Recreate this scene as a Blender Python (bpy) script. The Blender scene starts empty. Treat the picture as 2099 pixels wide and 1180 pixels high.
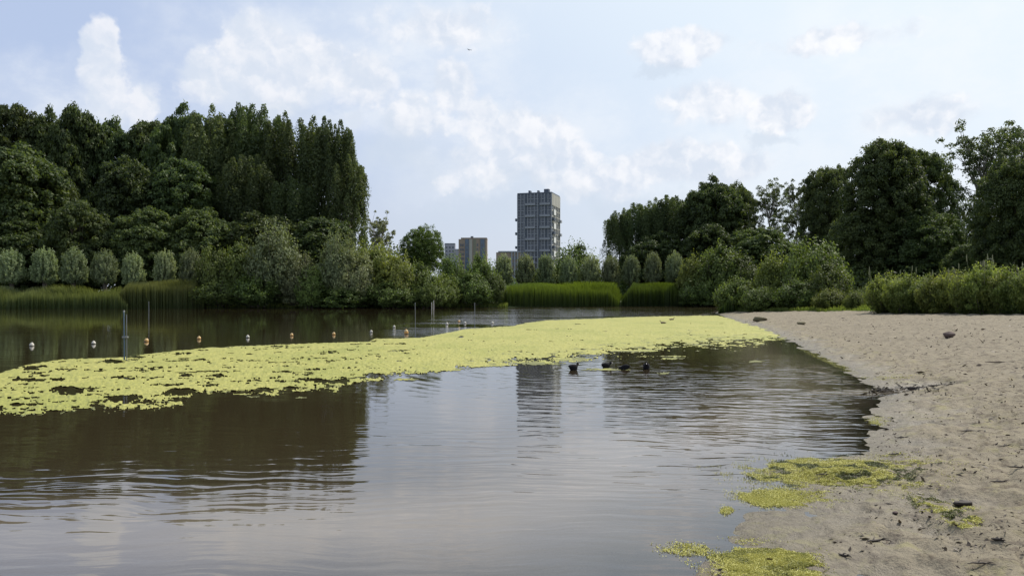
import bpy, bmesh, math, random
import numpy as np
from mathutils import Vector, Matrix

C = bpy.context.scene
COL = C.collection
R = math.radians
# measures: eye 2.1 m above the lake, focal length in photograph pixels, horizon row
F, CX, HY, EYE = 1557.0, 1049.5, 606.0, 2.1

# ------------------------------------------------------------------ camera
cam_d = bpy.data.cameras.new('camera')
cam = bpy.data.objects.new('camera', cam_d)
COL.objects.link(cam)
cam.location = (0, 0, EYE)
cam.rotation_euler = (R(90), 0, 0)
cam_d.sensor_width = 36.0
cam_d.lens = F / 2099 * 36.0
cam_d.shift_y = (HY - 590) / 2099
cam_d.clip_start = 0.1
cam_d.clip_end = 12000
C.camera = cam

# ------------------------------------------------------------------ view
C.view_settings.view_transform = 'Standard'
C.view_settings.look = 'None'
C.view_settings.exposure = 0.12
C.view_settings.gamma = 1.0
C.view_settings.use_curve_mapping = False
C.render.engine = 'CYCLES'
C.cycles.max_bounces = 6
C.cycles.diffuse_bounces = 3
C.cycles.glossy_bounces = 3
C.cycles.transmission_bounces = 3
C.cycles.transparent_max_bounces = 6
C.cycles.sample_clamp_indirect = 3.0

# ------------------------------------------------------------------ sun and sky
SUN_AZ, SUN_EL = R(54), R(50)          # azimuth clockwise from the view direction (+Y)
sun_d = bpy.data.lights.new('sun', 'SUN')
sun_d.energy = 4.2
sun_d.angle = R(0.53)
sun_d.color = (1.0, 0.94, 0.85)
sun = bpy.data.objects.new('sun', sun_d)
COL.objects.link(sun)
sdir = Vector((math.sin(SUN_AZ) * math.cos(SUN_EL), math.cos(SUN_AZ) * math.cos(SUN_EL), math.sin(SUN_EL)))
sun.rotation_euler = sdir.to_track_quat('Z', 'Y').to_euler()

world = bpy.data.worlds.new('World')
C.world = world
world.use_nodes = True
NT = world.node_tree
NT.nodes.clear()


class G:
    """small node-graph writer"""
    def __init__(s, nt): s.nt = nt
    def n(s, t, **k):
        nd = s.nt.nodes.new(t)
        for a, b in k.items(): setattr(nd, a, b)
        return nd
    def put(s, sock, v):
        if isinstance(v, bpy.types.NodeSocket): s.nt.links.new(v, sock)
        elif v is not None: sock.default_value = v
    def m(s, op, a, b=None, c=None, clamp=False):
        nd = s.n('ShaderNodeMath', operation=op, use_clamp=clamp)
        s.put(nd.inputs[0], a)
        if b is not None: s.put(nd.inputs[1], b)
        if c is not None: s.put(nd.inputs[2], c)
        return nd.outputs[0]
    def v(s, op, a, b=None):
        nd = s.n('ShaderNodeVectorMath', operation=op)
        s.put(nd.inputs[0], a)
        if b is not None: s.put(nd.inputs[1], b)
        return nd.outputs['Value'] if op in ('LENGTH', 'DOT_PRODUCT') else nd.outputs[0]
    def vs(s, a, k):
        nd = s.n('ShaderNodeVectorMath', operation='SCALE')
        s.put(nd.inputs[0], a); s.put(nd.inputs['Scale'], k)
        return nd.outputs[0]
    def noise(s, vec, scale, detail=4, rough=0.55, out='Fac', dist=0.0):
        nd = s.n('ShaderNodeTexNoise')
        if vec is not None: s.put(nd.inputs['Vector'], vec)
        s.put(nd.inputs['Scale'], scale); s.put(nd.inputs['Detail'], detail)
        s.put(nd.inputs['Roughness'], rough); s.put(nd.inputs['Distortion'], dist)
        return nd.outputs[out]
    def mix(s, f, a, b, typ='MIX'):
        nd = s.n('ShaderNodeMix', data_type='RGBA', blend_type=typ)
        s.put(nd.inputs[0], f); s.put(nd.inputs[6], a); s.put(nd.inputs[7], b)
        return nd.outputs[2]
    def rng(s, x, a, b, c=0.0, d=1.0, smooth=True):
        nd = s.n('ShaderNodeMapRange', interpolation_type='SMOOTHSTEP' if smooth else 'LINEAR')
        s.put(nd.inputs[0], x)
        for i, q in enumerate((a, b, c, d)): s.put(nd.inputs[i + 1], q)
        return nd.outputs[0]
    def xyz(s, v):
        nd = s.n('ShaderNodeSeparateXYZ'); s.put(nd.inputs[0], v)
        return nd.outputs
    def cxyz(s, x, y, z):
        nd = s.n('ShaderNodeCombineXYZ')
        for i, q in enumerate((x, y, z)): s.put(nd.inputs[i], q)
        return nd.outputs[0]


def rgb(r, g, b): return (r, g, b, 1.0)


g = G(NT)
sky = g.n('ShaderNodeTexSky', sky_type='NISHITA')
sky.sun_disc = False
sky.sun_elevation = SUN_EL
sky.sun_rotation = SUN_AZ
sky.air_density = 1.0
sky.dust_density = 2.0
sky.ozone_density = 1.5
dirv = g.n('ShaderNodeTexCoord').outputs['Generated']
dx, dy, dz = g.xyz(dirv)
az = g.m('ARCTAN2', dx, dy)
el = g.m('ARCSINE', dz)
sp = g.cxyz(az, el, 0.0)
w1 = g.v('SUBTRACT', g.noise(dirv, 9.0, 6, 0.62, 'Color'), (0.5, 0.5, 0.5))
w2 = g.v('SUBTRACT', g.noise(dirv, 42.0, 4, 0.6, 'Color'), (0.5, 0.5, 0.5))
wp = g.v('ADD', sp, g.v('ADD', g.vs(w1, 0.05), g.vs(w2, 0.022)))
wsoft = g.v('ADD', sp, g.vs(w1, 0.16))


def aim(px, py):
    a = math.atan((px - CX) / F)
    return a, math.atan((HY - py) / F * math.cos(a))


def clouds(pos, blobs):
    """blobs: (px, py, half width, half height, weight) -> highest value"""
    acc = None
    for px, py, hw, hh, wt in blobs:
        a, e = aim(px, py)
        q = g.v('MULTIPLY', g.v('SUBTRACT', pos, (a, e, 0)), (F / hw, F / hh, 0))
        val = g.m('MULTIPLY_ADD', g.v('LENGTH', q), -wt, wt)
        acc = val if acc is None else g.m('MAXIMUM', acc, val)
    return acc


PUFFS = [(203, 110, 46, 75, 1), (228, 185, 50, 75, .8), (297, 210, 34, 50, .8), (515, 95, 75, 75, 1.1), (560, 150, 120, 80, 1), (650, 120, 70, 60, .8), (430, 165, 80, 65, .8),
         (740, 170, 90, 70, .7), (930, 185, 60, 60, 1), (980, 240, 60, 50, .8), (1075, 290, 135, 90, 1.15), (1000, 345, 100, 70, .9), (1165, 345, 110, 80, .9),
         (925, 378, 42, 30, .9), (1265, 365, 110, 50, .8), (1395, 92, 110, 46, 1), (1600, 232, 74, 48, 1), (1690, 85, 190, 34, .6), (1400, 335, 190, 55, .9),
         (1500, 345, 110, 45, .8), (1880, 235, 120, 50, .7), (850, 245, 90, 55, .7), (720, 245, 36, 30, .7), (1460, 205, 150, 50, .6), (900, 60, 180, 60, .6),
         (-250, 150, 180, 90, .8), (2400, 180, 200, 90, .8)]
GREYS = [(1365, 135, 70, 26, .9), (1590, 285, 60, 24, .9), (1090, 395, 170, 40, .6), (850, 330, 150, 90, .8), (1150, 335, 40, 36, .6), (1000, 440, 260, 50, .7), (1300, 420, 220, 50, .8), (560, 220, 150, 50, .6), (225, 240, 90, 40, .5)]
VEILS = [(900, 70, 230, 110, .9), (800, 170, 380, 180, .9), (560, 140, 330, 170, .9), (1500, 330, 420, 160, .8), (1050, 300, 380, 190, .9),
         (1900, 120, 520, 260, .9), (2300, 250, 600, 300, .8), (1650, 220, 300, 150, .6), (150, 190, 260, 110, .6)]
# everywhere else the same kind of broken cloud, without a plan


def billow(vec):
    nd = g.n('ShaderNodeTexVoronoi', feature='F1', voronoi_dimensions='3D', normalize=True)
    g.put(nd.inputs['Vector'], vec)
    nd.inputs['Scale'].default_value = 15.0
    nd.inputs['Detail'].default_value = 3.0
    nd.inputs['Roughness'].default_value = 0.55
    return nd.outputs['Distance']


wdir = g.v('ADD', dirv, g.vs(w2, 0.03))
bil = billow(wdir)
bil_s = billow(g.v('ADD', wdir, (0.009, 0.0, 0.011)))
relief = g.rng(g.m('SUBTRACT', bil_s, bil), -0.10, 0.14)
lift = g.m('MULTIPLY_ADD', bil, -1.15, 0.42)
wild = g.m('MULTIPLY', g.rng(g.noise(g.v('MULTIPLY', dirv, (1, 1, 2.2)), 2.6, 7, 0.58), 0.46, 0.72), g.rng(el, 0.36, 0.55))
v_puff = clouds(wp, PUFFS)
m_puff = g.rng(g.m('ADD', v_puff, lift), 0.14, 0.46)
m_grey = g.rng(clouds(wsoft, GREYS), 0.0, 0.6)
m_veil = g.m('MULTIPLY', g.rng(clouds(wsoft, VEILS), 0.0, 0.6), g.rng(g.noise(g.v('MULTIPLY', dirv, (1, 1, 1.6)), 12.0, 7, 0.62), 0.34, 0.62, 0.35, 1.0))
SKY_STR = 0.10
blue = g.mix(0.80, sky.outputs[0], rgb(5.1, 6.1, 8.3))          # milky summer air
hz = g.rng(el, 0.0, 0.26)
blue = g.mix(g.m('MULTIPLY_ADD', hz, -0.75, 0.75), blue, rgb(6.2, 6.6, 7.3))
glow = g.rng(g.v('DOT_PRODUCT', dirv, tuple(sdir)), 0.28, 0.88)
blue = g.mix(g.m('MULTIPLY', glow, 0.95), blue, rgb(7.9, 8.8, 9.5))
white = g.mix(glow, rgb(7.4, 7.9, 8.7), rgb(8.4, 8.9, 9.4))
c = g.mix(g.m('MULTIPLY', m_veil, 0.78), blue, white)
pcol = g.mix(relief, rgb(6.5, 7.15, 8.2), g.mix(glow, rgb(8.5, 8.6, 9.0), rgb(9.4, 9.4, 9.6)))
c = g.mix(g.m('MULTIPLY', m_puff, 0.85), c, pcol)
c = g.mix(g.m('MULTIPLY', m_grey, 0.5), c, rgb(5.7, 6.5, 7.6))
c = g.mix(g.m('MULTIPLY', wild, 0.6), c, rgb(8.0, 8.3, 8.9))
bg = g.n('ShaderNodeBackground')
g.put(bg.inputs['Color'], c)
bg.inputs['Strength'].default_value = SKY_STR
g.nt.links.new(bg.outputs[0], g.n('ShaderNodeOutputWorld').inputs['Surface'])

# ================================================================== helpers
rs = np.random.RandomState


def tag(o, label=None, cat=None, group=None, kind=None):
    if label: o['label'] = label
    if cat: o['category'] = cat
    if group: o['group'] = group
    if kind: o['kind'] = kind
    return o


def link(name, me, parent=None, mat=None):
    o = bpy.data.objects.new(name, me)
    COL.objects.link(o)
    if mat is not None and not me.materials: me.materials.append(mat)
    if parent is not None: o.parent = parent
    return o


def empty(name, loc, rz=0.0, scale=(1, 1, 1)):
    o = bpy.data.objects.new(name, None)
    o.empty_display_size = 0.5
    COL.objects.link(o)
    o.location = loc
    o.rotation_euler = (0, 0, rz)
    o.scale = scale
    return o


def mesh_np(name, V, Fc, smooth=False, attrs=None, mat=None):
    V = np.asarray(V, np.float32).reshape(-1, 3)
    Fc = np.asarray(Fc, np.int32)
    k = Fc.shape[1]
    me = bpy.data.meshes.new(name)
    me.vertices.add(len(V)); me.vertices.foreach_set('co', V.ravel())
    me.loops.add(Fc.size); me.loops.foreach_set('vertex_index', Fc.ravel())
    me.polygons.add(len(Fc)); me.polygons.foreach_set('loop_start', np.arange(len(Fc), dtype=np.int32) * k)
    if smooth: me.polygons.foreach_set('use_smooth', np.ones(len(Fc), dtype=bool))
    for a, val in (attrs or {}).items():
        at = me.attributes.new(a, 'FLOAT', 'POINT')
        at.data.foreach_set('value', np.asarray(val, np.float32).ravel())
    me.update(calc_edges=True)
    if mat: me.materials.append(mat)
    return me


def copy_tree(o, parent=None):
    c_ = o.copy(); COL.objects.link(c_)
    if parent is not None: c_.parent = parent
    for ch in list(o.children): copy_tree(ch, c_)
    return c_


def hash2(ix, iy, seed):
    h = (ix.astype(np.int64) * 374761393 + iy.astype(np.int64) * 668265263 + seed * 974634777) & 0x7fffffff
    h = ((h ^ (h >> 13)) * 1274126177) & 0x7fffffff
    return ((h ^ (h >> 16)) & 0xffff) / 65535.0


def vnoise(x, y, seed=0):
    x = np.asarray(x, float); y = np.asarray(y, float)
    ix, iy = np.floor(x), np.floor(y)
    fx, fy = x - ix, y - iy
    fx, fy = fx * fx * (3 - 2 * fx), fy * fy * (3 - 2 * fy)
    a, b = hash2(ix, iy, seed), hash2(ix + 1, iy, seed)
    c_, d = hash2(ix, iy + 1, seed), hash2(ix + 1, iy + 1, seed)
    return (a * (1 - fx) + b * fx) * (1 - fy) + (c_ * (1 - fx) + d * fx) * fy


def fbm(x, y, oct=4, seed=0, gain=0.5):
    s, a, t = 0, 1.0, 0
    for i in range(oct):
        s = s + a * vnoise(x * 2 ** i + 13.7 * i, y * 2 ** i - 7.1 * i, seed + i)
        t += a; a *= gain
    return s / t


def sstep(a, b, x):
    t = np.clip((x - a) / (b - a), 0, 1)
    return t * t * (3 - 2 * t)


def gx(px, D): return (px - CX) / F * D
def gz(py, D): return EYE + (HY - py) / F * D
def on_water(px, py):
    D = EYE * F / (py - HY)
    return gx(px, D), D


# ------------------------------------------------------------------ the lake's outline and the lie of the land
SHORE = [on_water(px, py) for px, py in [
    (1368, 1180), (1460, 1152), (1525, 1122), (1510, 1090), (1555, 1052), (1640, 1022), (1600, 1003), (1632, 990), (1570, 968),
    (1680, 938), (1772, 932), (1768, 900), (1790, 872), (1792, 838), (1800, 806), (1768, 776), (1706, 740), (1650, 716),
    (1606, 693), (1555, 672), (1503, 656), (1482, 647), (1466, 641)]]
LAKE = [(-90, -60), (-40, -6), (-18, 2.5), (-7, 4.3), (-2.5, 4.9), (0.3, 5.25)] + SHORE + \
       [(33, 118), (40, 149), (22, 149), (6, 141), (-2, 136), (-40, 128), (-85, 126), (-130, 122), (-170, 90), (-190, 0), (-150, -50)]
LAKE = np.array(LAKE)
RILL = np.array([on_water(px, py) for px, py in [(1770, 806), (1830, 802), (1880, 797), (1925, 792), (1965, 797)]])


def seg_dist(x, y, P, closed):
    best = np.full(x.shape, 1e9)
    n = len(P)
    for i in range(n if closed else n - 1):
        ax, ay = P[i]; bx, by = P[(i + 1) % n]
        vx, vy = bx - ax, by - ay
        t = np.clip(((x - ax) * vx + (y - ay) * vy) / (vx * vx + vy * vy + 1e-9), 0, 1)
        best = np.minimum(best, (x - ax - t * vx) ** 2 + (y - ay - t * vy) ** 2)
    return np.sqrt(best)


def shore_dist(x, y):
    """metres from the shoreline, positive on land"""
    x = np.asarray(x, float); y = np.asarray(y, float)
    d = seg_dist(x, y, LAKE, True)
    ins = np.zeros(x.shape, bool)
    n = len(LAKE)
    for i in range(n):
        ax, ay = LAKE[i]; bx, by = LAKE[(i + 1) % n]
        cond = (ay > y) != (by > y)
        xi = ax + (y - ay) / (by - ay + 1e-12) * (bx - ax)
        ins ^= cond & (x < xi)
    return np.where(ins, -d, d)


def terrain(x, y, fine=True):
    x = np.asarray(x, float); y = np.asarray(y, float)
    d = shore_dist(x, y)
    r = np.hypot(x, y)
    dn = d + (fbm(x * 1.3, y * 1.3, 4, 5) - 0.5) * np.clip(0.25 + r * 0.02, 0, 1.2)
    zb = np.where(dn > 0, 1.38 * (1 - np.exp(-np.maximum(dn, 0) / 12.5)), np.maximum(np.where(dn > -1.3, 0.055 * dn, 0.13 * (dn + 1.3) - 0.0715), -2.0))
    zf = np.where(d > 0, np.minimum(0.4 * d, 0.8) + 0.25 * sstep(0, 30, d), np.maximum(0.5 * d, -2.0))
    t = sstep(84, 100, y)
    z = zb * (1 - t) + zf * t
    if fine:
        land = sstep(-0.2, 1.2, d) * (1 - t)
        near = np.exp(-r / 45.0)
        bumps = (fbm(x * 2.6, y * 2.6, 4, 21, 0.6) - 0.5) * 0.12 + (fbm(x * 0.35, y * 0.35, 3, 31) - 0.5) * 0.12
        dents = -0.05 * sstep(0.58, 0.74, vnoise(x * 3.0, y * 3.0, 44)) - 0.03 * sstep(0.6, 0.75, vnoise(x * 6.1, y * 6.1, 47))
        z = z + land * (bumps + dents)
        z = z + (1 - t) * sstep(-1.5, 0.3, d) * (fbm(x * 4.0, y * 4.0, 3, 61) - 0.5) * 0.03
        rd = seg_dist(x, y, RILL, False)
        z = z - 0.20 * np.exp(-(rd / 0.34) ** 2) * sstep(30, 25, y)
    return z


def ground_z(x, y): return float(terrain(np.array([x]), np.array([y]))[0])


# ================================================================== materials
def new_mat(name):
    m = bpy.data.materials.new(name); m.use_nodes = True
    m.node_tree.nodes.clear()
    q = G(m.node_tree)
    out = q.n('ShaderNodeOutputMaterial')
    return m, q, out


def leaf_mat(name, dark, light, transl=0.3, rough=0.55):
    m, q, out = new_mat(name)
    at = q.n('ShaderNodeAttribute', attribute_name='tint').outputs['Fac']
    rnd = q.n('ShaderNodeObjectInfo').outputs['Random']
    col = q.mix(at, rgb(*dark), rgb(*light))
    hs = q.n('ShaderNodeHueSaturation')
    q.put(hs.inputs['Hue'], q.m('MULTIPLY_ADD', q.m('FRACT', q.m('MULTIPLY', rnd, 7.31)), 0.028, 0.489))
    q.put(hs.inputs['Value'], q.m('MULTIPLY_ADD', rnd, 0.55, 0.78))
    q.put(hs.inputs['Color'], col)
    p = q.n('ShaderNodeBsdfPrincipled')
    q.put(p.inputs['Base Color'], hs.outputs[0])
    p.inputs['Roughness'].default_value = rough
    p.inputs['Specular IOR Level'].default_value = 0.25
    tr = q.n('ShaderNodeBsdfTranslucent')
    q.put(tr.inputs['Color'], q.mix(1.0, hs.outputs[0], rgb(1.25, 1.25, 0.6), 'MULTIPLY'))
    mx = q.n('ShaderNodeMixShader')
    mx.inputs[0].default_value = transl
    q.put(mx.inputs[1], p.outputs[0]); q.put(mx.inputs[2], tr.outputs[0])
    q.put(out.inputs['Surface'], mx.outputs[0])
    return m


def plain_mat(name, col, rough=0.7, var=0.25, scale=6.0, metal=0.0, spec=0.4, bump=0.0):
    m, q, out = new_mat(name)
    tc = q.n('ShaderNodeTexCoord').outputs['Object']
    nz = q.noise(tc, scale, 5, 0.6)
    p = q.n('ShaderNodeBsdfPrincipled')
    lo = tuple(v * (1 - var) for v in col); hi = tuple(min(1, v * (1 + var)) for v in col)
    q.put(p.inputs['Base Color'], q.mix(nz, rgb(*lo), rgb(*hi)))
    p.inputs['Roughness'].default_value = rough
    p.inputs['Metallic'].default_value = metal
    p.inputs['Specular IOR Level'].default_value = spec
    if bump:
        b = q.n('ShaderNodeBump'); b.inputs['Strength'].default_value = bump
        q.put(b.inputs['Height'], nz); q.put(p.inputs['Normal'], b.outputs[0])
    q.put(out.inputs['Surface'], p.outputs[0])
    return m


M = {}
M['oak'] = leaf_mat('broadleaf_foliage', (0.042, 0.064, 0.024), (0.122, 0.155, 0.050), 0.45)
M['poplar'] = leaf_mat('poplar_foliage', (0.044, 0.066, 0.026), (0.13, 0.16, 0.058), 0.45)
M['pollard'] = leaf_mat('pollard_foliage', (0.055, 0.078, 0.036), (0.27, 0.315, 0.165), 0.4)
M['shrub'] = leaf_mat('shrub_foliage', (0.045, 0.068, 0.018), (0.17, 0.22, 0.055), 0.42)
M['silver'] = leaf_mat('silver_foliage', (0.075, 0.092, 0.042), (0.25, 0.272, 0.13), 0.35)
M['lightgreen'] = leaf_mat('fresh_foliage', (0.065, 0.092, 0.02), (0.225, 0.255, 0.065), 0.45)
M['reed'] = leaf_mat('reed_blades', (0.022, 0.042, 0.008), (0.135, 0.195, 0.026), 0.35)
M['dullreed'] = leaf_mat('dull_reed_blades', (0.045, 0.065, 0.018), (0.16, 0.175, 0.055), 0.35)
M['weed'] = leaf_mat('tall_weed_foliage', (0.065, 0.095, 0.022), (0.27, 0.31, 0.085), 0.55)
M['flower'] = plain_mat('pale_seed_heads', (0.22, 0.225, 0.12), 0.9)
M['bark'] = plain_mat('bark', (0.10, 0.085, 0.065), 0.9, 0.4, 3.0, bump=0.4)
M['palebark'] = plain_mat('pale_bark', (0.24, 0.22, 0.19), 0.9, 0.35, 3.0, bump=0.3)

# ================================================================== ground, beach and lake
def polar(angles, radii):
    A, Rr = np.meshgrid(angles, radii, indexing='ij')
    return np.sin(A) * Rr, np.cos(A) * Rr


def grid_faces(na, nr):
    i = np.arange(na - 1)[:, None] * nr + np.arange(nr - 1)[None, :]
    i = i.ravel()
    return np.stack([i, i + nr, i + nr + 1, i + 1], 1)


def compact(V, Fc, *arrs):
    used = np.unique(Fc)
    mp = np.full(len(V), -1, np.int64); mp[used] = np.arange(len(used))
    return (V[used], mp[Fc]) + tuple(a[used] for a in arrs)


front = np.arange(-40, 40.01, 0.14)
rest = np.arange(43, 318, 5.0)
ang = np.radians(np.concatenate([front, rest, [320.0]]))
rad = np.concatenate([[0.02, 0.6], 1.2 * 1.013 ** np.arange(0, 350), 112 * 1.035 ** np.arange(0, 26), 275 * 1.25 ** np.arange(0, 14)])
GX, GY = polar(ang, rad)
GZ = terrain(GX, GY)
GV = np.stack([GX, GY, GZ], -1).reshape(-1, 3)
GF = grid_faces(len(ang), len(rad))
fc = GV[GF].mean(1)


def beach_limit(y): return np.interp(y, [-60, 10, 30, 45, 62, 88, 99, 140], [44, 40, 35, 32, 30.4, 26.5, 27, 30])


deep = GV[GF][:, :, 2].max(1) < -0.9
is_beach = (fc[:, 0] < beach_limit(fc[:, 1])) & (fc[:, 1] < 99)
M['grass'] = None
m, q, out = new_mat('meadow_grass')
tc = q.n('ShaderNodeNewGeometry').outputs['Position']
p = q.n('ShaderNodeBsdfPrincipled')
q.put(p.inputs['Base Color'], q.mix(q.noise(tc, 0.8, 5), rgb(0.035, 0.05, 0.014), rgb(0.09, 0.11, 0.035)))
p.inputs['Roughness'].default_value = 0.9
q.put(out.inputs['Surface'], p.outputs[0])
M['grass'] = m

m, q, out = new_mat('beach_sand')
pos = q.n('ShaderNodeNewGeometry').outputs['Position']
hgt = q.n('ShaderNodeAttribute', attribute_name='height').outputs['Fac']
big = q.noise(pos, 0.55, 5, 0.6)
mid = q.noise(pos, 5.5, 6, 0.68)
fin = q.noise(pos, 55.0, 4, 0.7)
grain = q.noise(pos, 240.0, 2, 0.6)
col = q.mix(big, rgb(0.178, 0.150, 0.102), rgb(0.272, 0.233, 0.165))
col = q.mix(q.rng(mid, 0.47, 0.66), col, rgb(0.120, 0.096, 0.068))  # dark mottling, partly painting the shade in dimples and footprints
col = q.mix(q.rng(fin, 0.58, 0.74, 0, 0.75), col, rgb(0.115, 0.09, 0.065))
col = q.mix(q.rng(grain, 0.6, 0.8, 0, 0.4), col, rgb(0.36, 0.32, 0.25))
spk = q.n('ShaderNodeTexVoronoi'); q.put(spk.inputs['Vector'], q.v('ADD', pos, q.vs(q.noise(pos, 20.0, 2, 0.5, 'Color'), 0.08))); spk.inputs['Scale'].default_value = 7.0
sm = q.m('MULTIPLY', q.rng(spk.outputs['Distance'], 0.07, 0.17, 1.0, 0.0), q.rng(q.noise(pos, 1.7, 3), 0.44, 0.58))
col = q.mix(q.m('MULTIPLY', sm, 0.85), col, rgb(0.045, 0.035, 0.025))
alg = q.m('MULTIPLY', q.rng(hgt, 0.02, 0.30, 1.0, 0.0), q.rng(q.noise(pos, 3.2, 5, 0.7), 0.5, 0.66))
col = q.mix(q.m('MULTIPLY', alg, 0.45), col, rgb(0.30, 0.28, 0.09))
wet = q.rng(q.m('MULTIPLY_ADD', big, 0.16, hgt), 0.07, 0.24, 1.0, 0.0)
col = q.mix(q.m('MULTIPLY', wet, 0.62), col, rgb(0.105, 0.086, 0.060))
p = q.n('ShaderNodeBsdfPrincipled')
q.put(p.inputs['Base Color'], col)
q.put(p.inputs['Roughness'], q.m('MULTIPLY_ADD', wet, -0.55, 0.93))
p.inputs['Specular IOR Level'].default_value = 0.3
b1 = q.n('ShaderNodeBump'); b1.inputs['Strength'].default_value = 1.0; b1.inputs['Distance'].default_value = 0.07
q.put(b1.inputs['Height'], mid)
b2 = q.n('ShaderNodeBump'); b2.inputs['Strength'].default_value = 0.7; b2.inputs['Distance'].default_value = 0.012
q.put(b2.inputs['Height'], fin); q.put(b2.inputs['Normal'], b1.outputs[0])
q.put(p.inputs['Normal'], b2.outputs[0])
q.put(out.inputs['Surface'], p.outputs[0])
M['sand'] = m

V_, F_, = compact(GV, GF[is_beach & ~deep])
tag(link('beach', mesh_np('beach', V_, F_, True, {'height': V_[:, 2]}, M['sand'])), kind='structure')
V_, F_, = compact(GV, GF[~is_beach & ~deep])
tag(link('ground', mesh_np('ground', V_, F_, True, None, M['grass'])), kind='structure')

# water
m, q, out = new_mat('lake_water')
pos = q.n('ShaderNodeNewGeometry').outputs['Position']
dep = q.n('ShaderNodeAttribute', attribute_name='depth').outputs['Fac']
px_, py_, pz_ = q.xyz(pos)
body = q.mix(q.rng(dep, 0.06, 0.42), rgb(0.20, 0.165, 0.12), rgb(0.034, 0.026, 0.013))
dif = q.n('ShaderNodeBsdfDiffuse'); q.put(dif.inputs['Color'], body)
tra = q.n('ShaderNodeBsdfTransparent'); tra.inputs['Color'].default_value = rgb(0.86, 0.82, 0.72)
opq = q.m('SUBTRACT', 1.0, q.m('POWER', 0.02, q.m('MULTIPLY', dep, 2.4)))
mb = q.n('ShaderNodeMixShader'); q.put(mb.inputs[0], opq); q.put(mb.inputs[1], tra.outputs[0]); q.put(mb.inputs[2], dif.outputs[0])
# ripples: long crests lying across the view, rings around the swimming birds, calm far reach
wob = q.vs(q.v('SUBTRACT', q.noise(pos, 0.5, 3, 0.5, 'Color'), (0.5, 0.5, 0.5)), 0.9)
wpz = q.v('ADD', pos, wob)
r1 = q.noise(q.v('MULTIPLY', wpz, (0.75, 4.4, 1)), 1.0, 2, 0.45)
r2 = q.noise(q.v('MULTIPLY', wpz, (1.5, 7.5, 1)), 1.0, 2, 0.5)
r4 = q.noise(q.v('MULTIPLY', q.v('ADD', wpz, q.cxyz(0.0, q.m('MULTIPLY', px_, 0.12), 0.0)), (1.2, 4.2, 1)), 1.0, 2, 0.5)
r3 = q.noise(q.v('MULTIPLY', pos, (0.25, 1.0, 1)), 1.0, 1, 0.5)
patch = q.rng(q.noise(q.v('MULTIPLY', pos, (0.10, 0.16, 1)), 1.0, 3, 0.5), 0.34, 0.66, 0.25, 1.0)
bird = on_water(1262, 752)
bd = q.v('LENGTH', q.v('SUBTRACT', q.v('ADD', pos, q.vs(wob, 0.6)), (bird[0], bird[1], 0)))
ring = q.m('MULTIPLY', q.m('SINE', q.m('MULTIPLY', bd, 13.0)), q.rng(bd, 1.0, 15.0, 1.0, 0.0))
lapd = q.v('LENGTH', q.v('MULTIPLY', q.v('SUBTRACT', pos, (8.0, 15.5, 0)), (1.0, 0.8, 0)))
lapm = q.rng(lapd, 1.0, 11.0, 1.0, 0.0)
hh = q.m('ADD', q.m('MULTIPLY', r1, q.rng(py_, 8.5, 14.5, 0.0165, 0.0042)), q.m('MULTIPLY', r2, 0.0028))
hh = q.m('MULTIPLY', hh, patch)
hh = q.m('ADD', hh, q.m('MULTIPLY', ring, 0.0011))
hh = q.m('ADD', hh, q.m('MULTIPLY', q.m('MULTIPLY', r4, q.m('MULTIPLY', lapm, q.rng(q.noise(q.v('MULTIPLY', pos, (.5, .8, 1)), 1.0, 3, .5), .34, .60, .35, 1.0))), 0.034))
hh = q.m('ADD', hh, q.m('MULTIPLY', r3, 0.005))
hh = q.m('MULTIPLY', hh, q.rng(py_, 26.0, 60.0, 1.0, 0.35))
hh = q.m('MULTIPLY', hh, q.rng(dep, 0.0, 0.05, 0.45, 1.0))
breeze = q.m('MULTIPLY', q.rng(px_, -11.0, -3.0), q.rng(py_, 32.0, 52.0))
breeze = q.m('MULTIPLY', breeze, q.rng(q.noise(q.v('MULTIPLY', pos, (0.05, 0.16, 1)), 1.0, 2), 0.34, 0.52))
hh = q.m('ADD', hh, q.m('MULTIPLY', q.m('MULTIPLY', r1, breeze), 0.05))
bp = q.n('ShaderNodeBump'); bp.inputs['Strength'].default_value = 1.0; bp.inputs['Distance'].default_value = 1.0
q.put(bp.inputs['Height'], hh)
gl = q.n('ShaderNodeBsdfGlossy'); gl.inputs['Roughness'].default_value = 0.03
gl.inputs['Color'].default_value = rgb(0.97, 0.97, 0.98)
q.put(gl.inputs['Normal'], bp.outputs[0])
fr = q.n('ShaderNodeFresnel'); fr.inputs['IOR'].default_value = 1.8; q.put(fr.inputs['Normal'], bp.outputs[0])
ms = q.n('ShaderNodeMixShader'); q.put(ms.inputs[0], fr.outputs[0]); q.put(ms.inputs[1], mb.outputs[0]); q.put(ms.inputs[2], gl.outputs[0])
q.put(out.inputs['Surface'], ms.outputs[0])
M['water'] = m
wet_f = (GV[GF][:, :, 2].min(1) < 0.03)
V_, F_, dp = compact(GV, GF[wet_f], np.maximum(-GV[:, 2], 0))
V_ = V_.copy(); V_[:, 2] = 0
tag(link('lake_water', mesh_np('lake_water', V_, F_, True, {'depth': dp}, M['water'])), kind='structure')


# ================================================================== plant builders
def unit(v): return v / (np.linalg.norm(v, axis=-1, keepdims=True) + 1e-9)


def sphere_dirs(rg, n):
    return unit(rg.normal(size=(n, 3)))


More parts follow.
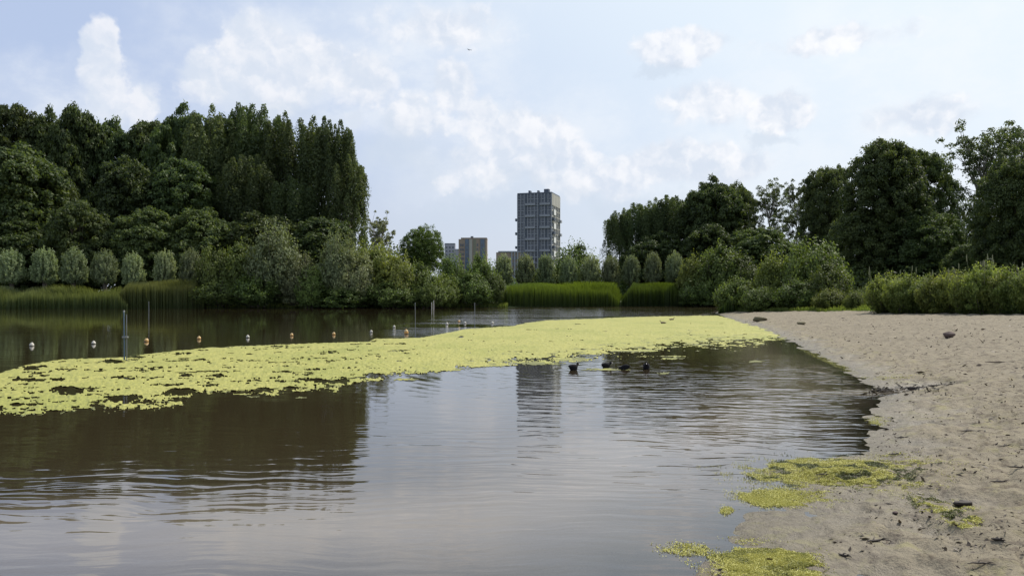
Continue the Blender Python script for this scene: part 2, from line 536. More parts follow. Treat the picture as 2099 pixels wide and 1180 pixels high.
def leaf_mesh(name, P, N, L, W, tint, rg, axis=None, mat=None):
    """one rhombic leaf (or leaf clump) per row"""
    n = len(P)
    N = unit(N)
    t = rg.normal(size=(n, 3)) if axis is None else axis + 0.35 * rg.normal(size=(n, 3))
    t = unit(t - N * (t * N).sum(1, keepdims=True))
    b = np.cross(N, t)
    L = np.broadcast_to(L, (n,))[:, None]; W = np.broadcast_to(W, (n,))[:, None]
    V = np.stack([P + t * L * .5, P + b * W * .5 + t * L * .08, P - t * L * .5, P - b * W * .5 + t * L * .08], 1)
    Fc = np.arange(n * 4).reshape(n, 4)
    return mesh_np(name, V.reshape(-1, 3), Fc, False, {'tint': np.repeat(tint, 4)}, mat)


class Tubes:
    def __init__(s): s.V, s.F, s.n = [], [], 0
    def add(s, pts, radii, k=7):
        pts = np.asarray(pts, float)
        m_ = len(pts)
        T = unit(np.gradient(pts, axis=0))
        ref = np.array([1.0, 0.0, 0.0]) if abs(T[0, 0]) < 0.8 else np.array([0, 1.0, 0])
        a = np.arange(k) / k * 2 * np.pi
        for i in range(m_):
            u = ref - T[i] * (ref @ T[i]); u /= np.linalg.norm(u)
            w = np.cross(T[i], u)
            s.V.append(pts[i] + radii[i] * (np.cos(a)[:, None] * u + np.sin(a)[:, None] * w))
        for i in range(m_ - 1):
            for j in range(k):
                p0 = s.n + i * k
                s.F.append((p0 + j, p0 + (j + 1) % k, p0 + k + (j + 1) % k, p0 + k + j))
        s.n += m_ * k
        return s
    def mesh(s, name, mat): return mesh_np(name, np.concatenate(s.V), s.F, True, None, mat)


def limb(p0, p1, bow, n=6):
    t = np.linspace(0, 1, n)[:, None]
    p0 = np.asarray(p0, float); p1 = np.asarray(p1, float)
    return p0 + (p1 - p0) * t + np.asarray(bow, float) * (np.sin(t * np.pi))


def puff_leaves(rg, C_, Rp, per, flat=0.85, up=0.35):
    """leaf clumps over the outer skin of many small balls"""
    n = len(C_)
    d = sphere_dirs(rg, n * per).reshape(n, per, 3)
    d[:, :, 2] = np.where(d[:, :, 2] < -0.35, -d[:, :, 2] * 0.7, d[:, :, 2])
    r = Rp[:, None] * (0.55 + 0.5 * rg.rand(n, per))
    P = C_[:, None] + d * r[..., None] * np.array([1, 1, flat])
    N = d + np.array([0, 0, up]) + 0.55 * rg.normal(size=d.shape)
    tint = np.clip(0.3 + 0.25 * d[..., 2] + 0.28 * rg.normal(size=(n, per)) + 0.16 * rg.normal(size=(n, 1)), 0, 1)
    return P.reshape(-1, 3), N.reshape(-1, 3), tint.ravel()


def broad_tree(seed, H=20.0, W=13.0, base=0.12, lobes=26, puffs=15, per=60, leaf=0.42, top=0.5):
    """round-headed tree: lobes on an egg, balls of leaves on each lobe"""
    rg = rs(seed)
    zc = H * (base + (1 - base) * top); rz_up = H - zc; rz_dn = zc - H * base
    d = sphere_dirs(rg, lobes * 3)
    keep = []
    for v in d:                                   # spread the lobes
        if all(v @ k < 0.93 for k in keep): keep.append(v)
        if len(keep) >= lobes: break
    d = np.array(keep)
    k = 0.64 + 0.14 * rg.rand(len(d), 1)
    k = k * (1 - 0.36 * np.maximum(0, d[:, 2:3] - .45))
    cen = d * k * np.where(d[:, 2:3] > 0, np.array([W / 2, W / 2, rz_up]), np.array([W / 2, W / 2, rz_dn]))
    cen[:, 2] += zc
    lr = W * (0.13 + 0.10 * rg.rand(len(d)))
    dd = sphere_dirs(rg, len(d) * puffs).reshape(len(d), puffs, 3)
    dd = unit(dd + 0.7 * d[:, None] + np.array([0, 0, 0.25]))
    pc = cen[:, None] + dd * (lr[:, None, None] * (0.75 + 0.35 * rg.rand(len(d), puffs, 1)))
    pc = pc.reshape(-1, 3)
    inner = sphere_dirs(rg, lobes * 7) * (rg.rand(lobes * 7, 1) ** .4) * np.array([W * .38, W * .38, (H - H * base) * .42]) + np.array([0, 0, zc])
    pc = np.concatenate([pc, inner])
    pr = W * (0.048 + 0.04 * rg.rand(len(pc)))
    P, N, t = puff_leaves(rg, pc, pr, per)
    me = leaf_mesh('broadleaf_crown', P, N, leaf * (0.7 + 0.6 * rg.rand(len(P))), leaf * 0.62, t, rg)
    tb = Tubes()
    lean = rg.normal(size=2) * 0.3
    topz = np.array([lean[0], lean[1], H * 0.72])
    rr = W * 0.030
    tb.add(limb((0, 0, -0.3), topz, (lean[0], -lean[1], 0), 9), np.linspace(rr, rr * 0.25, 9), 9)
    for i in range(0, len(cen), 2):
        f = 0.22 + 0.4 * rg.rand()
        tb.add(limb(topz * f, cen[i], (0, 0, H * .03), 5), np.linspace(rr * .45, rr * .08, 5), 5)
    return me, tb


def poplar_tree(seed, H=28.0, W=9.0, plumes=42, per=620, leaf=0.40, base=0.12):
    """upright tree made of many steep plumes of leaves with spiky tips"""
    rg = rs(seed)
    Ps, Ns, Ts = [], [], []
    tb = Tubes()
    tb.add(limb((0, 0, -0.3), (0.2, 0.1, H * 0.93), (rg.normal() * .3, rg.normal() * .3, 0), 10), np.linspace(W * .035, 0.04, 10), 9)
    for i in range(plumes):
        f = (i + rg.rand()) / plumes
        a = i * 2.4 + rg.rand()
        if i % 5 < 2:                                # leaders that make the spiky top
            sr = math.sqrt(rg.rand()) * .86
            ztip = H * (1 - 0.17 * sr * sr) * (0.92 + 0.08 * rg.rand())
            out_ = W / 2 * sr
            ln = H * (0.18 + 0.08 * rg.rand())
            z0 = ztip - ln
        else:                                        # flanks all the way down
            z0 = H * (base + 0.62 * f)
            out_ = W / 2 * (0.62 + 0.30 * rg.rand()) * (1 - 0.25 * max(0, f - .6))
            ln = H * (0.14 + 0.08 * rg.rand())
        p0 = np.array([0, 0, max(z0 - ln * .4, H * .05)])
        p1 = np.array([np.cos(a) * out_, np.sin(a) * out_, z0])
        p2 = np.array([np.cos(a) * out_ * 1.12, np.sin(a) * out_ * 1.12, min(z0 + ln, H)])
        tb.add(limb(p0, p1, (0, 0, -.3), 5), np.linspace(W * .012, .03, 5), 5)
        t = rg.rand(per) ** 0.8
        rad_ = W * (0.12 + 0.08 * rg.rand()) * np.sin(np.pi * (0.08 + 0.86 * t)) ** 0.7 * (1.1 - 0.4 * t)
        d = sphere_dirs(rg, per); d[:, 2] *= 0.4; d = unit(d)
        lump = 0.75 + 0.5 * vnoise(t * 7 + i * 9.1, np.arctan2(d[:, 1], d[:, 0]) * 1.3, seed + i)
        P = p1 + (p2 - p1) * (t * 1.25 - .25)[:, None] + d * (rad_ * lump * (0.55 + 0.5 * rg.rand(per)))[:, None]
        Ps.append(P)
        Ns.append(d + np.array([0, 0, 0.35]) + 0.6 * rg.normal(size=d.shape))
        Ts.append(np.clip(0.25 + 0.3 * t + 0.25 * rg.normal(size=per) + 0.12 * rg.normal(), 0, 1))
    P = np.concatenate(Ps)
    me = leaf_mesh('poplar_crown', P, np.concatenate(Ns), leaf * (0.7 + 0.6 * rg.rand(len(P))), leaf * 0.6, np.concatenate(Ts), rg)
    return me, tb


def shoots(rg, n, base_r, W, H, spread, per, z_lo=0.0, droop=0.0, start=0.2, head=None):
    """leafy rods: returns leaf positions, rod directions, rod lines, rod parameter"""
    a = rg.rand(n) * 2 * np.pi
    s = np.sqrt(rg.rand(n)) * spread
    hmul = np.sqrt(np.maximum(0.05, 1 - (s * 0.93) ** 2)) * (0.66 + 0.34 * rg.rand(n))
    p0 = np.stack([np.cos(a) * base_r * s, np.sin(a) * base_r * s, np.full(n, z_lo)], 1)
    p2 = np.stack([np.cos(a) * s * W / 2, np.sin(a) * s * W / 2, z_lo + (H - z_lo) * hmul], 1)
    p1 = (p0 + p2) / 2 + np.stack([np.cos(a) * s * W * .10, np.sin(a) * s * W * .10, 0.05 * H * s - droop * s], 1)
    t = start + (1 - start) * rg.rand(n, per) ** 0.85
    T = t[..., None]
    P = (1 - T) ** 2 * p0[:, None] + 2 * T * (1 - T) * p1[:, None] + T * T * p2[:, None]
    D_ = unit(2 * (1 - T) * (p1 - p0)[:, None] + 2 * T * (p2 - p1)[:, None])
    return P, D_, t, (p0, p1, p2)


def rods_mesh(tb, rods, r0, step=4):
    p0, p1, p2 = rods
    for i in range(0, len(p0), step):
        t = np.linspace(0, 1, 5)[:, None]
        tb.add((1 - t) ** 2 * p0[i] + 2 * t * (1 - t) * p1[i] + t * t * p2[i], np.linspace(r0, r0 * .2, 5), 5)


def pollard_tree(seed, H=6.6, W=4.6, n=230, per=58):
    rg = rs(seed)
    zh = H * 0.36
    Ps, Ns, Ts, Ax = [], [], [], []
    d = sphere_dirs(rg, n)
    d[:, 2] = np.where(d[:, 2] < -0.45, -d[:, 2], d[:, 2])
    ln = (0.8 + 0.25 * rg.rand(n))
    tip = d * ln[:, None] * np.array([W * .5, W * .5, (H - zh) * .62]); tip[:, 2] += zh + H * .22
    tip[:, 2] += np.where(d[:, 2] > 0.55, rg.rand(n) * H * .06, 0)
    head = np.array([0, 0, zh])
    t = 0.35 + 0.65 * rg.rand(n, per) ** 0.7
    T = t[..., None]
    mid = head + (tip - head) * np.array([.62, .62, .42])
    P = (1 - T) ** 2 * head + 2 * T * (1 - T) * mid[:, None] + T * T * tip[:, None]
    P = P + rg.normal(size=P.shape) * 0.10
    ax = unit(tip - head)[:, None] + 0 * P
    out_ = unit(P - np.array([0, 0, zh + H * .2]))
    N = out_ + 0.7 * rg.normal(size=P.shape) + np.array([0, 0, .25])
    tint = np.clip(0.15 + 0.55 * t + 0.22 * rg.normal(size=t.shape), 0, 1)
    k = n * per
    me = leaf_mesh('pollard_crown', P.reshape(k, 3), N.reshape(k, 3), 0.30, 0.11, tint.ravel(), rg, ax.reshape(k, 3))
    tb = Tubes()
    tb.add(limb((0, 0, -0.3), (0, 0, zh), (0.08, 0.05, 0), 6), [.36, .31, .29, .30, .36, .33], 9)
    for i in range(0, n, 9):
        tb.add(limb(head, mid[i], (0, 0, 0), 3), [.06, .045, .03], 5)
    return me, tb


def shrub(seed, H=6.0, W=6.0, n=170, per=70, leaf=0.28, wid=0.5, spread=1.0, lumps=26, start=0.12):
    """many-stemmed bush, leafy to the ground, uneven top"""
    rg = rs(seed)
    P, D_, t, rods = shoots(rg, n, W * 0.16, W, H, spread, per, 0.0, 0.0, start)
    P = P + rg.normal(size=P.shape) * (0.03 * W)
    cen = np.array([0, 0, H * .3])
    N = unit(P - cen) + np.array([0, 0, .35]) + 0.65 * rg.normal(size=P.shape)
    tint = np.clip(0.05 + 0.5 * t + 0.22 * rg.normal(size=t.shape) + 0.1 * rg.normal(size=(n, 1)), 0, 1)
    k = n * per
    P = P.reshape(k, 3); N = N.reshape(k, 3); tt = tint.ravel()
    ax = D_.reshape(k, 3)
    # balls of foliage over the dome, so that the bush has lit heads and dark hollows
    d = sphere_dirs(rg, lumps); d[:, 2] = np.abs(d[:, 2])
    pc = d * np.array([W * .40, W * .40, H * .80]) * (0.72 + 0.30 * rg.rand(lumps, 1)); pc[:, 2] = np.maximum(pc[:, 2], H * .08)
    P2, N2, t2 = puff_leaves(rg, pc, W * (0.07 + 0.07 * rg.rand(lumps)), 190)
    P = np.concatenate([P, P2]); N = np.concatenate([N, N2]); tt = np.concatenate([tt, t2])
    ax = np.concatenate([ax, rg.normal(size=P2.shape)])
    P[:, 2] = np.maximum(P[:, 2], 0.03)
    me = leaf_mesh('shrub_foliage', P, N, leaf * (0.7 + 0.6 * rg.rand(len(P))), leaf * wid, tt, rg, ax)
    tb = Tubes()
    rods_mesh(tb, rods, W * 0.008 + .01, 6)
    return me, tb


def airy_tree(seed, H=26.0, W=15.0, limbs=15, per=120, leaf=0.34, base=0.30, sub=6):
    """tall thin-leaved tree, forked pale stems showing between the clumps"""
    rg = rs(seed)
    tb = Tubes()
    trunk = limb((0, 0, -0.3), (W * .05, 0, H * 0.80), (W * .03, 0, 0), 10)
    tb.add(trunk, np.linspace(W * .024, .05, 10), 9)
    pcs = []
    for i in range(limbs):
        f = (i + .5) / limbs
        a = i * 2.4 + rg.rand() * .6
        p0 = trunk[min(8, int(2 + f * 7))]
        out_ = W * .5 * (0.55 + 0.45 * rg.rand()) * (1.05 - 0.5 * f)
        p1 = np.array([np.cos(a) * out_, np.sin(a) * out_, min(H * .96, p0[2] + H * (.14 + .18 * rg.rand()))])
        line = limb(p0, p1, (0, 0, -H * .02), 7)
        tb.add(line, np.linspace(W * .011, .03, 7), 6)
        for j in range(sub):
            s = line[3 + rg.randint(4)]
            e = s + np.array([rg.normal() * W * .09, rg.normal() * W * .09, abs(rg.normal()) * H * .05 + .4])
            tb.add(limb(s, e, (0, 0, .2), 3), [.05, .035, .02], 4)
            pcs.append(e)
        pcs.append(p1)
    for j in range(limbs):
        e = np.array([rg.normal() * W * .13 + W * .05, rg.normal() * W * .13, H * (.84 + .14 * rg.rand())])
        tb.add(limb(trunk[8], e, (0, 0, 0), 3), [.06, .04, .02], 4); pcs.append(e)
    pc = np.array(pcs)
    P, N, t = puff_leaves(rg, pc, W * (0.035 + 0.045 * rg.rand(len(pc))), per, 0.8)
    me = leaf_mesh('airy_crown', P, N, leaf * (0.7 + 0.6 * rg.rand(len(P))), leaf * .6, t, rg)
    return me, tb


def with_mat(me, mat):
    c_ = me.copy(); c_.materials.clear(); c_.materials.append(mat); return c_


# prototypes ------------------------------------------------------------
PROTO = {}


def proto(kind, made, H, W, leafmat, barkmat, names=('crown', 'trunk')):
    me, tb = made
    me.materials.clear(); me.materials.append(leafmat)
    co = np.zeros(len(me.vertices) * 3, np.float32); me.vertices.foreach_get('co', co); co = co.reshape(-1, 3)
    H = float(np.percentile(co[:, 2], 99.75)); W = 2 * float(np.percentile(np.hypot(co[:, 0], co[:, 1]), 96.5))
    PROTO.setdefault(kind, []).append((me, tb.mesh(kind + '_wood', barkmat), H, W, names))


for s_ in (0, 1, 7, 3): proto('broad', broad_tree(100 + s_, lobes=40, puffs=17, per=58, leaf=.46), 20, 13, M['oak'], M['bark'])
proto('broadfine', broad_tree(160, 20, 13, .08, 44, 18, 92, .34, .48), 20, 13, M['oak'], M['bark'])
proto('broadfine', broad_tree(163, 20, 13, .10, 40, 18, 92, .34, .5), 20, 13, M['oak'], M['bark'])
proto('lowfine', broad_tree(166, 20, 15, .03, 40, 17, 92, .36, .42), 20, 15, M['oak'], M['bark'])
for s_ in range(2): proto('low', broad_tree(140 + s_, 20, 15, 0.03, 36, 16, 58, 0.5, 0.42), 20, 15, M['oak'], M['bark'])
for s_ in range(3): proto('poplar', poplar_tree(200 + s_, 28, 11, 66, 520), 28, 11, M['poplar'], M['bark'])
proto('fastigiate', poplar_tree(230, 26, 10, 50, 520, .42, .08), 26, 10, M['poplar'], M['bark'])
for s_ in range(4): proto('pollard', pollard_tree(300 + s_), 6.6, 4.6, M['pollard'], M['bark'])
for s_ in range(3): proto('bush', shrub(400 + s_), 6, 6, M['shrub'], M['bark'], ('foliage', 'stems'))
for s_ in range(2): proto('silver', shrub(430 + s_, 7.5, 6, 200, 70, .30, .4), 7.5, 6, M['silver'], M['bark'], ('foliage', 'stems'))
for s_ in range(2): proto('fresh', shrub(450 + s_, 6, 6), 6, 6, M['lightgreen'], M['bark'], ('foliage', 'stems'))
for s_ in range(3): proto('weed', shrub(470 + s_, 3.0, 2.6, 150, 80, .17, .34, .95, 10, .05), 3.0, 2.6, M['weed'], M['bark'], ('foliage', 'stems'))
proto('airy', airy_tree(500, 26, 15, 22, 60, .36, .26, 11), 26, 15, M['poplar'], M['palebark'])
proto('airy', airy_tree(501, 26, 13, 22, 60, .36, .22, 11), 26, 13, M['poplar'], M['palebark'])
proto('whispy', airy_tree(502, 14, 9, 18, 60, .26, .15, 10), 14, 9, M['silver'], M['palebark'])
proto('roundtree', broad_tree(520, 14, 11, 0.30, 34, 15, 50, .30, .5), 14, 11, M['shrub'], M['bark'])
COUNT = {}
prnd = random.Random(5)


def plant(kind, name, px, top, wpx, D, label, cat, group=None, dz=0.0, var=None):
    """a tree or bush whose crown reaches a sighted height at a measured distance"""
    i = COUNT.get(kind, 0); COUNT[kind] = i + 1
    me, wood, H0, W0, nm = PROTO[kind][(i if var is None else var) % len(PROTO[kind])]
    x = gx(px, D)
    z0 = max(0.0, ground_z(x, D)) - 0.05 + dz
    H = gz(top, D) - z0
    W = wpx / F * D
    o = empty(name, (x, D, z0), prnd.random() * 6.28, (W / W0, W / W0, H / H0))
    tag(o, label, cat, group)
    link(nm[0], me, o); link(nm[1], wood, o)
    return o


# ------------------------------------------------------------------ the left wood
LW = 'tall trees of the wood on the left shore'
for row in [
    ('broad', -95, 240, 190, 172, 'dark broadleaf tree cut off by the left edge, rear rank'),
    ('broad', 25, 222, 150, 172, 'tall dark broadleaf tree with double top at the far left of the wood'),
    ('broad', 108, 232, 120, 174, 'dark broadleaf tree with narrow rounded top beside the double-topped tree'),
    ('broad', 168, 228, 130, 172, 'dark broadleaf tree whose bumpy top stands just left of the dip in the wood'),
    ('broad', 240, 254, 130, 176, 'lower dark tree forming the left of the dip in the wood skyline'),
    ('broad', 305, 252, 120, 178, 'lower dark tree forming the right of the dip in the wood skyline'),
    ('broad', 372, 224, 130, 172, 'dark broad tree with domed top where the poplars begin'),
    ('broad', 20, 300, 200, 150, 'round-headed dark tree standing forward at the left edge of the wood'),
    ('low', 165, 415, 130, 142, 'small rounded tree at the foot of the wood above the third pollard'),
    ('broad', 262, 330, 150, 156, 'mid-height dark tree standing in front of the dip in the wood'),
    ('low', 95, 345, 140, 158, 'mid-height dark tree behind the forward round-headed tree'),
    ('broad', 375, 330, 150, 158, 'mid-height dark tree in front of the dome-topped tree'),
    ('low', 300, 430, 150, 146, 'low dark tree in the deep shade above the fifth pollard'),
    ('low', 420, 430, 160, 148, 'low dark tree in the deep shade behind the first shore shrubs'),
    ('low', 20, 450, 160, 143, 'low dark tree behind the first pollard at the left edge'),
    ('poplar', 432, 230, 112, 166, 'first tall poplar, leftmost of the spiky poplars'),
    ('poplar', 478, 222, 115, 170, 'second tall poplar with clustered spiky tips'),
    ('poplar', 535, 221, 118, 168, 'highest poplar with a twin spiky tip'),
    ('poplar', 590, 244, 112, 166, 'poplar standing just right of the highest twin-tipped one'),
    ('fastigiate', 655, 243, 110, 162, 'poplar with thin separate spires left of the end of the wood'),
    ('poplar', 692, 256, 92, 160, 'rightmost tall poplar ending the wood, sky to its right'),
    ('fastigiate', 716, 322, 84, 157, 'shorter poplar at the right corner of the wood'),
    ('poplar', 505, 320, 110, 158, 'mid-height poplar standing in front of the twin-tipped one'),
    ('poplar', 600, 370, 110, 156, 'lower poplar in front of the sky gap in the wood'),
    ('low', 540, 440, 170, 150, 'dark low tree behind the tall olive shore willow'),
    ('low', 660, 450, 150, 148, 'dark low tree behind the silvery shore willow'),
]:
    kind, px, top, w_, D_, lab = row
    plant(kind, 'poplar_tree' if kind in ('poplar', 'fastigiate') else 'broadleaf_tree', px, top, w_, D_, lab, 'tree', LW)

# ------------------------------------------------------------------ pollard willows
ORD = ['first', 'second', 'third', 'fourth', 'fifth', 'sixth', 'seventh', 'eighth', 'ninth', 'tenth']
for i, (px, top, w_) in enumerate([(24, 513, 58), (91, 510, 54), (151, 509, 56), (215, 513, 54), (273, 519, 46), (338, 515, 48), (391, 511, 50)]):
    plant('pollard', 'pollard_willow', px, top, w_ * .90, 133, '%s silvery pollard willow from the left, in front of the dark wood' % ORD[i], 'tree', 'pollard willows on the left shore')
for i, (px, top, w_) in enumerate([(1031, 522, 44), (1077, 522, 44), (1119, 522, 42), (1165, 526, 44), (1210, 524, 46), (1252, 525, 42), (1294, 524, 40), (1338, 518, 40), (1383, 516, 42)]):
    plant('pollard', 'pollard_willow', px, top, w_ * .90, 158, '%s pollard willow from the left in the row behind the bright reeds' % ORD[i], 'tree', 'pollard willows behind the bright reeds')

# ------------------------------------------------------------------ bushes and small trees along the far shore
SH = 'bushes along the far shore'
for kind, px, top, w_, D_, lab, cat in [
    ('bush', 440, 508, 78, 131, 'dark green shore bush just right of the last left pollard', 'bush'),
    ('bush', 492, 502, 92, 132, 'dark green shore bush between the pollards and the tall olive willow', 'bush'),
    ('silver', 562, 458, 112, 131, 'tall olive-grey willow bush, highest on the left shore', 'bush'),
    ('silver', 612, 520, 90, 130, 'olive willow bush leaning on the right of the tallest willow bush', 'bush'),
    ('bush', 530, 560, 110, 128.5, 'low dark bush at the waterline below the tallest willow bush', 'bush'),
    ('bush', 640, 548, 80, 129, 'low dark bush at the waterline left of the silvery willow', 'bush'),
    ('silver', 695, 474, 92, 131, 'pale silvery willow with pointed top at the shore', 'bush'),
    ('silver', 728, 512, 92, 129.5, 'pale silvery willow bush drooping to the water', 'bush'),
    ('whispy', 778, 432, 74, 140, 'thin airy pale tree against the sky at the end of the wood', 'tree'),
    ('fresh', 765, 500, 110, 134, 'yellowish green bush below the thin airy tree', 'bush'),
    ('fresh', 812, 520, 96, 131, 'fresh green bush sloping down right of the airy tree', 'bush'),
    ('roundtree', 866, 464, 88, 190, 'round-headed green tree on a bare trunk, alone against the sky', 'tree'),
    ('bush', 858, 540, 84, 132, 'mid-green bush in front of the lone round-headed tree', 'bush'),
    ('bush', 880, 570, 80, 130, 'low dark bush at the waterline in front of the lone round-headed tree', 'bush'),
    ('bush', 925, 524, 62, 138, 'dark rounded bush below the pale small tower block', 'bush'),
    ('fresh', 908, 562, 74, 133, 'fresh green bush at the waterline below the brown tower block', 'bush'),
    ('bush', 985, 522, 66, 139, 'upright green bush to the right of the brown tower block', 'bush'),
    ('bush', 965, 556, 90, 136, 'wide dark bush at the waterline below the brown tower block', 'bush'),
    ('bush', 1008, 560, 60, 138, 'dark bush at the left end of the bright reeds', 'bush'),
    ('bush', 700, 585, 110, 128, 'low shaded bush under the silvery willow', 'bush'),
    ('bush', 800, 575, 110, 129, 'low shaded bush under the fresh green bush', 'bush'),
    ('bush', 455, 575, 110, 128.5, 'low shaded bush right of the left reed bed', 'bush'),
    ('bush', 1182, 500, 100, 205, 'olive rounded tree showing above the right pollard row', 'tree'),
    ('bush', 1270, 548, 90, 190, 'olive bush showing between the right pollards below the dark wood', 'bush'),
    ('bush', 1120, 545, 80, 200, 'olive bush showing between the pollards below the tall tower', 'bush'),
    ('fresh', 1425, 526, 70, 150, 'grey-green bush right of the last right pollard', 'bush'),
    ('bush', 1480, 505, 110, 148, 'large grey-green bush at the right end of the far shore', 'bush'),
    ('bush', 1518, 520, 90, 146, 'grey-green bush falling away at the right end of the far shore', 'bush'),
    ('bush', 1440, 572, 100, 147, 'low dark bush at the waterline right of the bright reeds', 'bush'),
]:
    plant(kind, 'shore_tree' if cat == 'tree' else 'willow_bush' if kind == 'silver' else 'shore_bush', px, top, w_, D_, lab, cat, SH)

# ------------------------------------------------------------------ the right wood
RW = 'trees of the wood on the right'
for kind, px, top, w_, D_, lab in [
    ('poplar', 1270, 436, 66, 190, 'leftmost dark tree of the right wood, rising from the pollards'),
    ('poplar', 1305, 418, 74, 188, 'second dark tree of the right wood with a pointed top'),
    ('poplar', 1345, 412, 76, 186, 'third dark tree of the right wood, broad and bumpy'),
    ('poplar', 1385, 402, 96, 184, 'fourth dark tree of the right wood, left of the tall dome'),
    ('broad', 1462, 366, 118, 176, 'tall dome-topped dark tree in the middle of the right wood'),
    ('broad', 1510, 378, 80, 180, 'dark tree at the right shoulder of the dome-topped tree'),
    ('broad', 1425, 400, 90, 182, 'dark tree at the left shoulder of the dome-topped tree'),
    ('airy', 1575, 368, 100, 170, 'lighter olive open tree right of the dome-topped tree'),
    ('airy', 1632, 370, 72, 176, 'thin open tree left of the narrow sky gap'),
    ('broadfine', 1694, 345, 104, 140, 'dark tree standing right of the narrow sky gap'),
    ('broadfine', 1815, 290, 165, 112, 'large dark green tree with a peaked top, biggest on the right'),
    ('broadfine', 1893, 312, 120, 115, 'right half-crown beside the biggest peaked tree'),
    ('lowfine', 1770, 420, 150, 112, 'lower dark crown at the left foot of the biggest peaked tree'),
    ('lowfine', 1890, 430, 160, 108, 'lower dark crown at the right foot of the biggest peaked tree'),
    ('airy', 2028, 246, 180, 118, 'tall thin tree with bare forked stems near the right edge'),
    ('airy', 2110, 250, 160, 120, 'tall thin tree cut off by the right edge'),
    ('lowfine', 2085, 312, 170, 84, 'dark dense tree at the right edge behind the tall weeds'),
    ('lowfine', 2190, 300, 190, 88, 'dark dense tree beyond the right edge'),
    ('low', 1345, 480, 140, 178, 'low dark tree in the shade of the left of the right wood'),
    ('low', 1560, 470, 150, 160, 'low dark tree under the lighter olive open tree'),
    ('low', 1460, 460, 130, 168, 'low dark tree under the dome-topped tree'),
    ('lowfine', 1985, 500, 100, 100, 'low dark tree between the peaked tree and the forked thin tree'),
    ('low', 1655, 500, 90, 150, 'low dark tree at the foot of the narrow sky gap'),
    ('bush', 1960, 440, 60, 125, 'small olive tree seen through the forked thin tree'),
]:
    plant(kind, 'poplar_tree' if kind == 'poplar' else 'broadleaf_tree', px, top, w_, D_, lab, 'tree', RW)

# ------------------------------------------------------------------ bushes on the spit and the weeds behind the beach
SP = 'bushes at the back of the beach'
for kind, px, top, w_, D_, lab in [
    ('bush', 1512, 572, 90, 90, 'low green bush at the tip of the sand spit'),
    ('fresh', 1494, 592, 52, 91, 'small bright bush touching the water at the tip of the sand spit'),
    ('fresh', 1590, 520, 84, 88, 'yellowish rounded bush behind the tip of the sand spit'),
    ('bush', 1668, 494, 130, 84, 'largest green bush behind the sand spit with a pointed top'),
    ('bush', 1700, 540, 90, 78, 'green bush at the right shoulder of the largest spit bush'),
    ('bush', 1640, 575, 100, 79, 'low bush at the sand edge in front of the largest spit bush'),
    ('bush', 1560, 590, 80, 84, 'low dark bush at the sand edge left of the yellowish bush'),
    ('fresh', 1700, 592, 66, 73, 'low yellow-green bush at the sand edge near the gap'),
    ('fresh', 1752, 597, 44, 69, 'small bush in the gap between the spit bushes and the weeds'),
    ('bush', 1775, 588, 56, 72, 'small dark bush right of the gap behind the beach'),
]:
    plant(kind, 'spit_bush', px, top, w_, D_, lab, 'bush', SP)
WD = 'tall weeds behind the beach'
weeds = [(1812, 562, 62, 58), (1846, 566, 62, 56), (1880, 564, 64, 55), (1915, 566, 64, 53), (1950, 556, 66, 52), (1984, 558, 64, 50),
         (2016, 540, 70, 49), (2050, 556, 66, 48), (2084, 548, 72, 47), (2122, 550, 74, 46), (2165, 548, 80, 45)]
spk_me = None
for i, (px, top, w_, D_) in enumerate(weeds):
    desc = ('tall leafy weed clump at the left end of the row, beside the gap' if i == 0 else
            'highest weed clump, with pale seed heads standing above the row' if i == 6 else
            '%s tall leafy weed clump from the left behind the beach' % (ORD[i] if i < 10 else 'last'))
    o = plant('weed', 'tall_weeds', px, top, w_ * 1.15, D_, desc, 'weeds', WD)
    # the same weeds thicken the row behind
    o2 = plant('weed', 'tall_weeds', px + 18, top + 10, w_ * 1.2, D_ + 3.2,
               'rear weed clump behind the %s clump from the left' % (ORD[i] if i < 10 else 'last'), 'weeds', WD)
    rg = rs(800 + i)
    tb = Tubes()
    for j in range(2 if i != 6 else 6):
        bx, by = rg.uniform(-1.1, 1.1), rg.uniform(-1.0, 1.0)
        hh_ = rg.uniform(2.75, 3.35)
        tb.add(limb((bx * .8, by * .8, 1.6), (bx, by, hh_), (0, 0, 0), 4), [.012, .012, .01, .008], 4)
        tb.add(np.array([(bx, by, hh_ - .38), (bx, by, hh_ - .22), (bx, by, hh_ - .05), (bx, by, hh_ + .02)]), [.010, .032, .02, .004], 5)
    sh_ = link('seed_heads', tb.mesh('seed_heads', M['flower']), o)

# ------------------------------------------------------------------ reeds, undergrowth and far woods
def blades(name, xs, ys, zs, hs, seed, mat, wid=0.05, lean=0.25):
    rg = rs(seed)
    n = len(xs)
    a = rg.rand(n) * 2 * np.pi
    ln = lean * hs * rg.rand(n)
    ox, oy = np.cos(a) * ln, np.sin(a) * ln
    b = rg.rand(n) * np.pi
    wx, wy = np.cos(b) * wid / 2, np.sin(b) * wid / 2
    base = np.stack([xs, ys, zs], 1)
    mid_ = base + np.stack([ox * .35, oy * .35, hs * .6], 1)
    tip = base + np.stack([ox, oy, hs], 1)
    w = np.stack([wx, wy, 0 * wx], 1)
    V = np.stack([base - w * .6, base + w * .6, mid_ + w, mid_ - w, tip + w * .15, tip - w * .15], 1).reshape(-1, 3)
    k = np.arange(n)[:, None] * 6
    Fc = np.concatenate([k + np.array([[0, 1, 2, 3]]), k + np.array([[3, 2, 4, 5]])])
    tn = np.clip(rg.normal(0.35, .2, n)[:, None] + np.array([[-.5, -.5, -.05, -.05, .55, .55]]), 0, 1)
    return mesh_np(name, V, Fc, False, {'tint': tn}, mat)


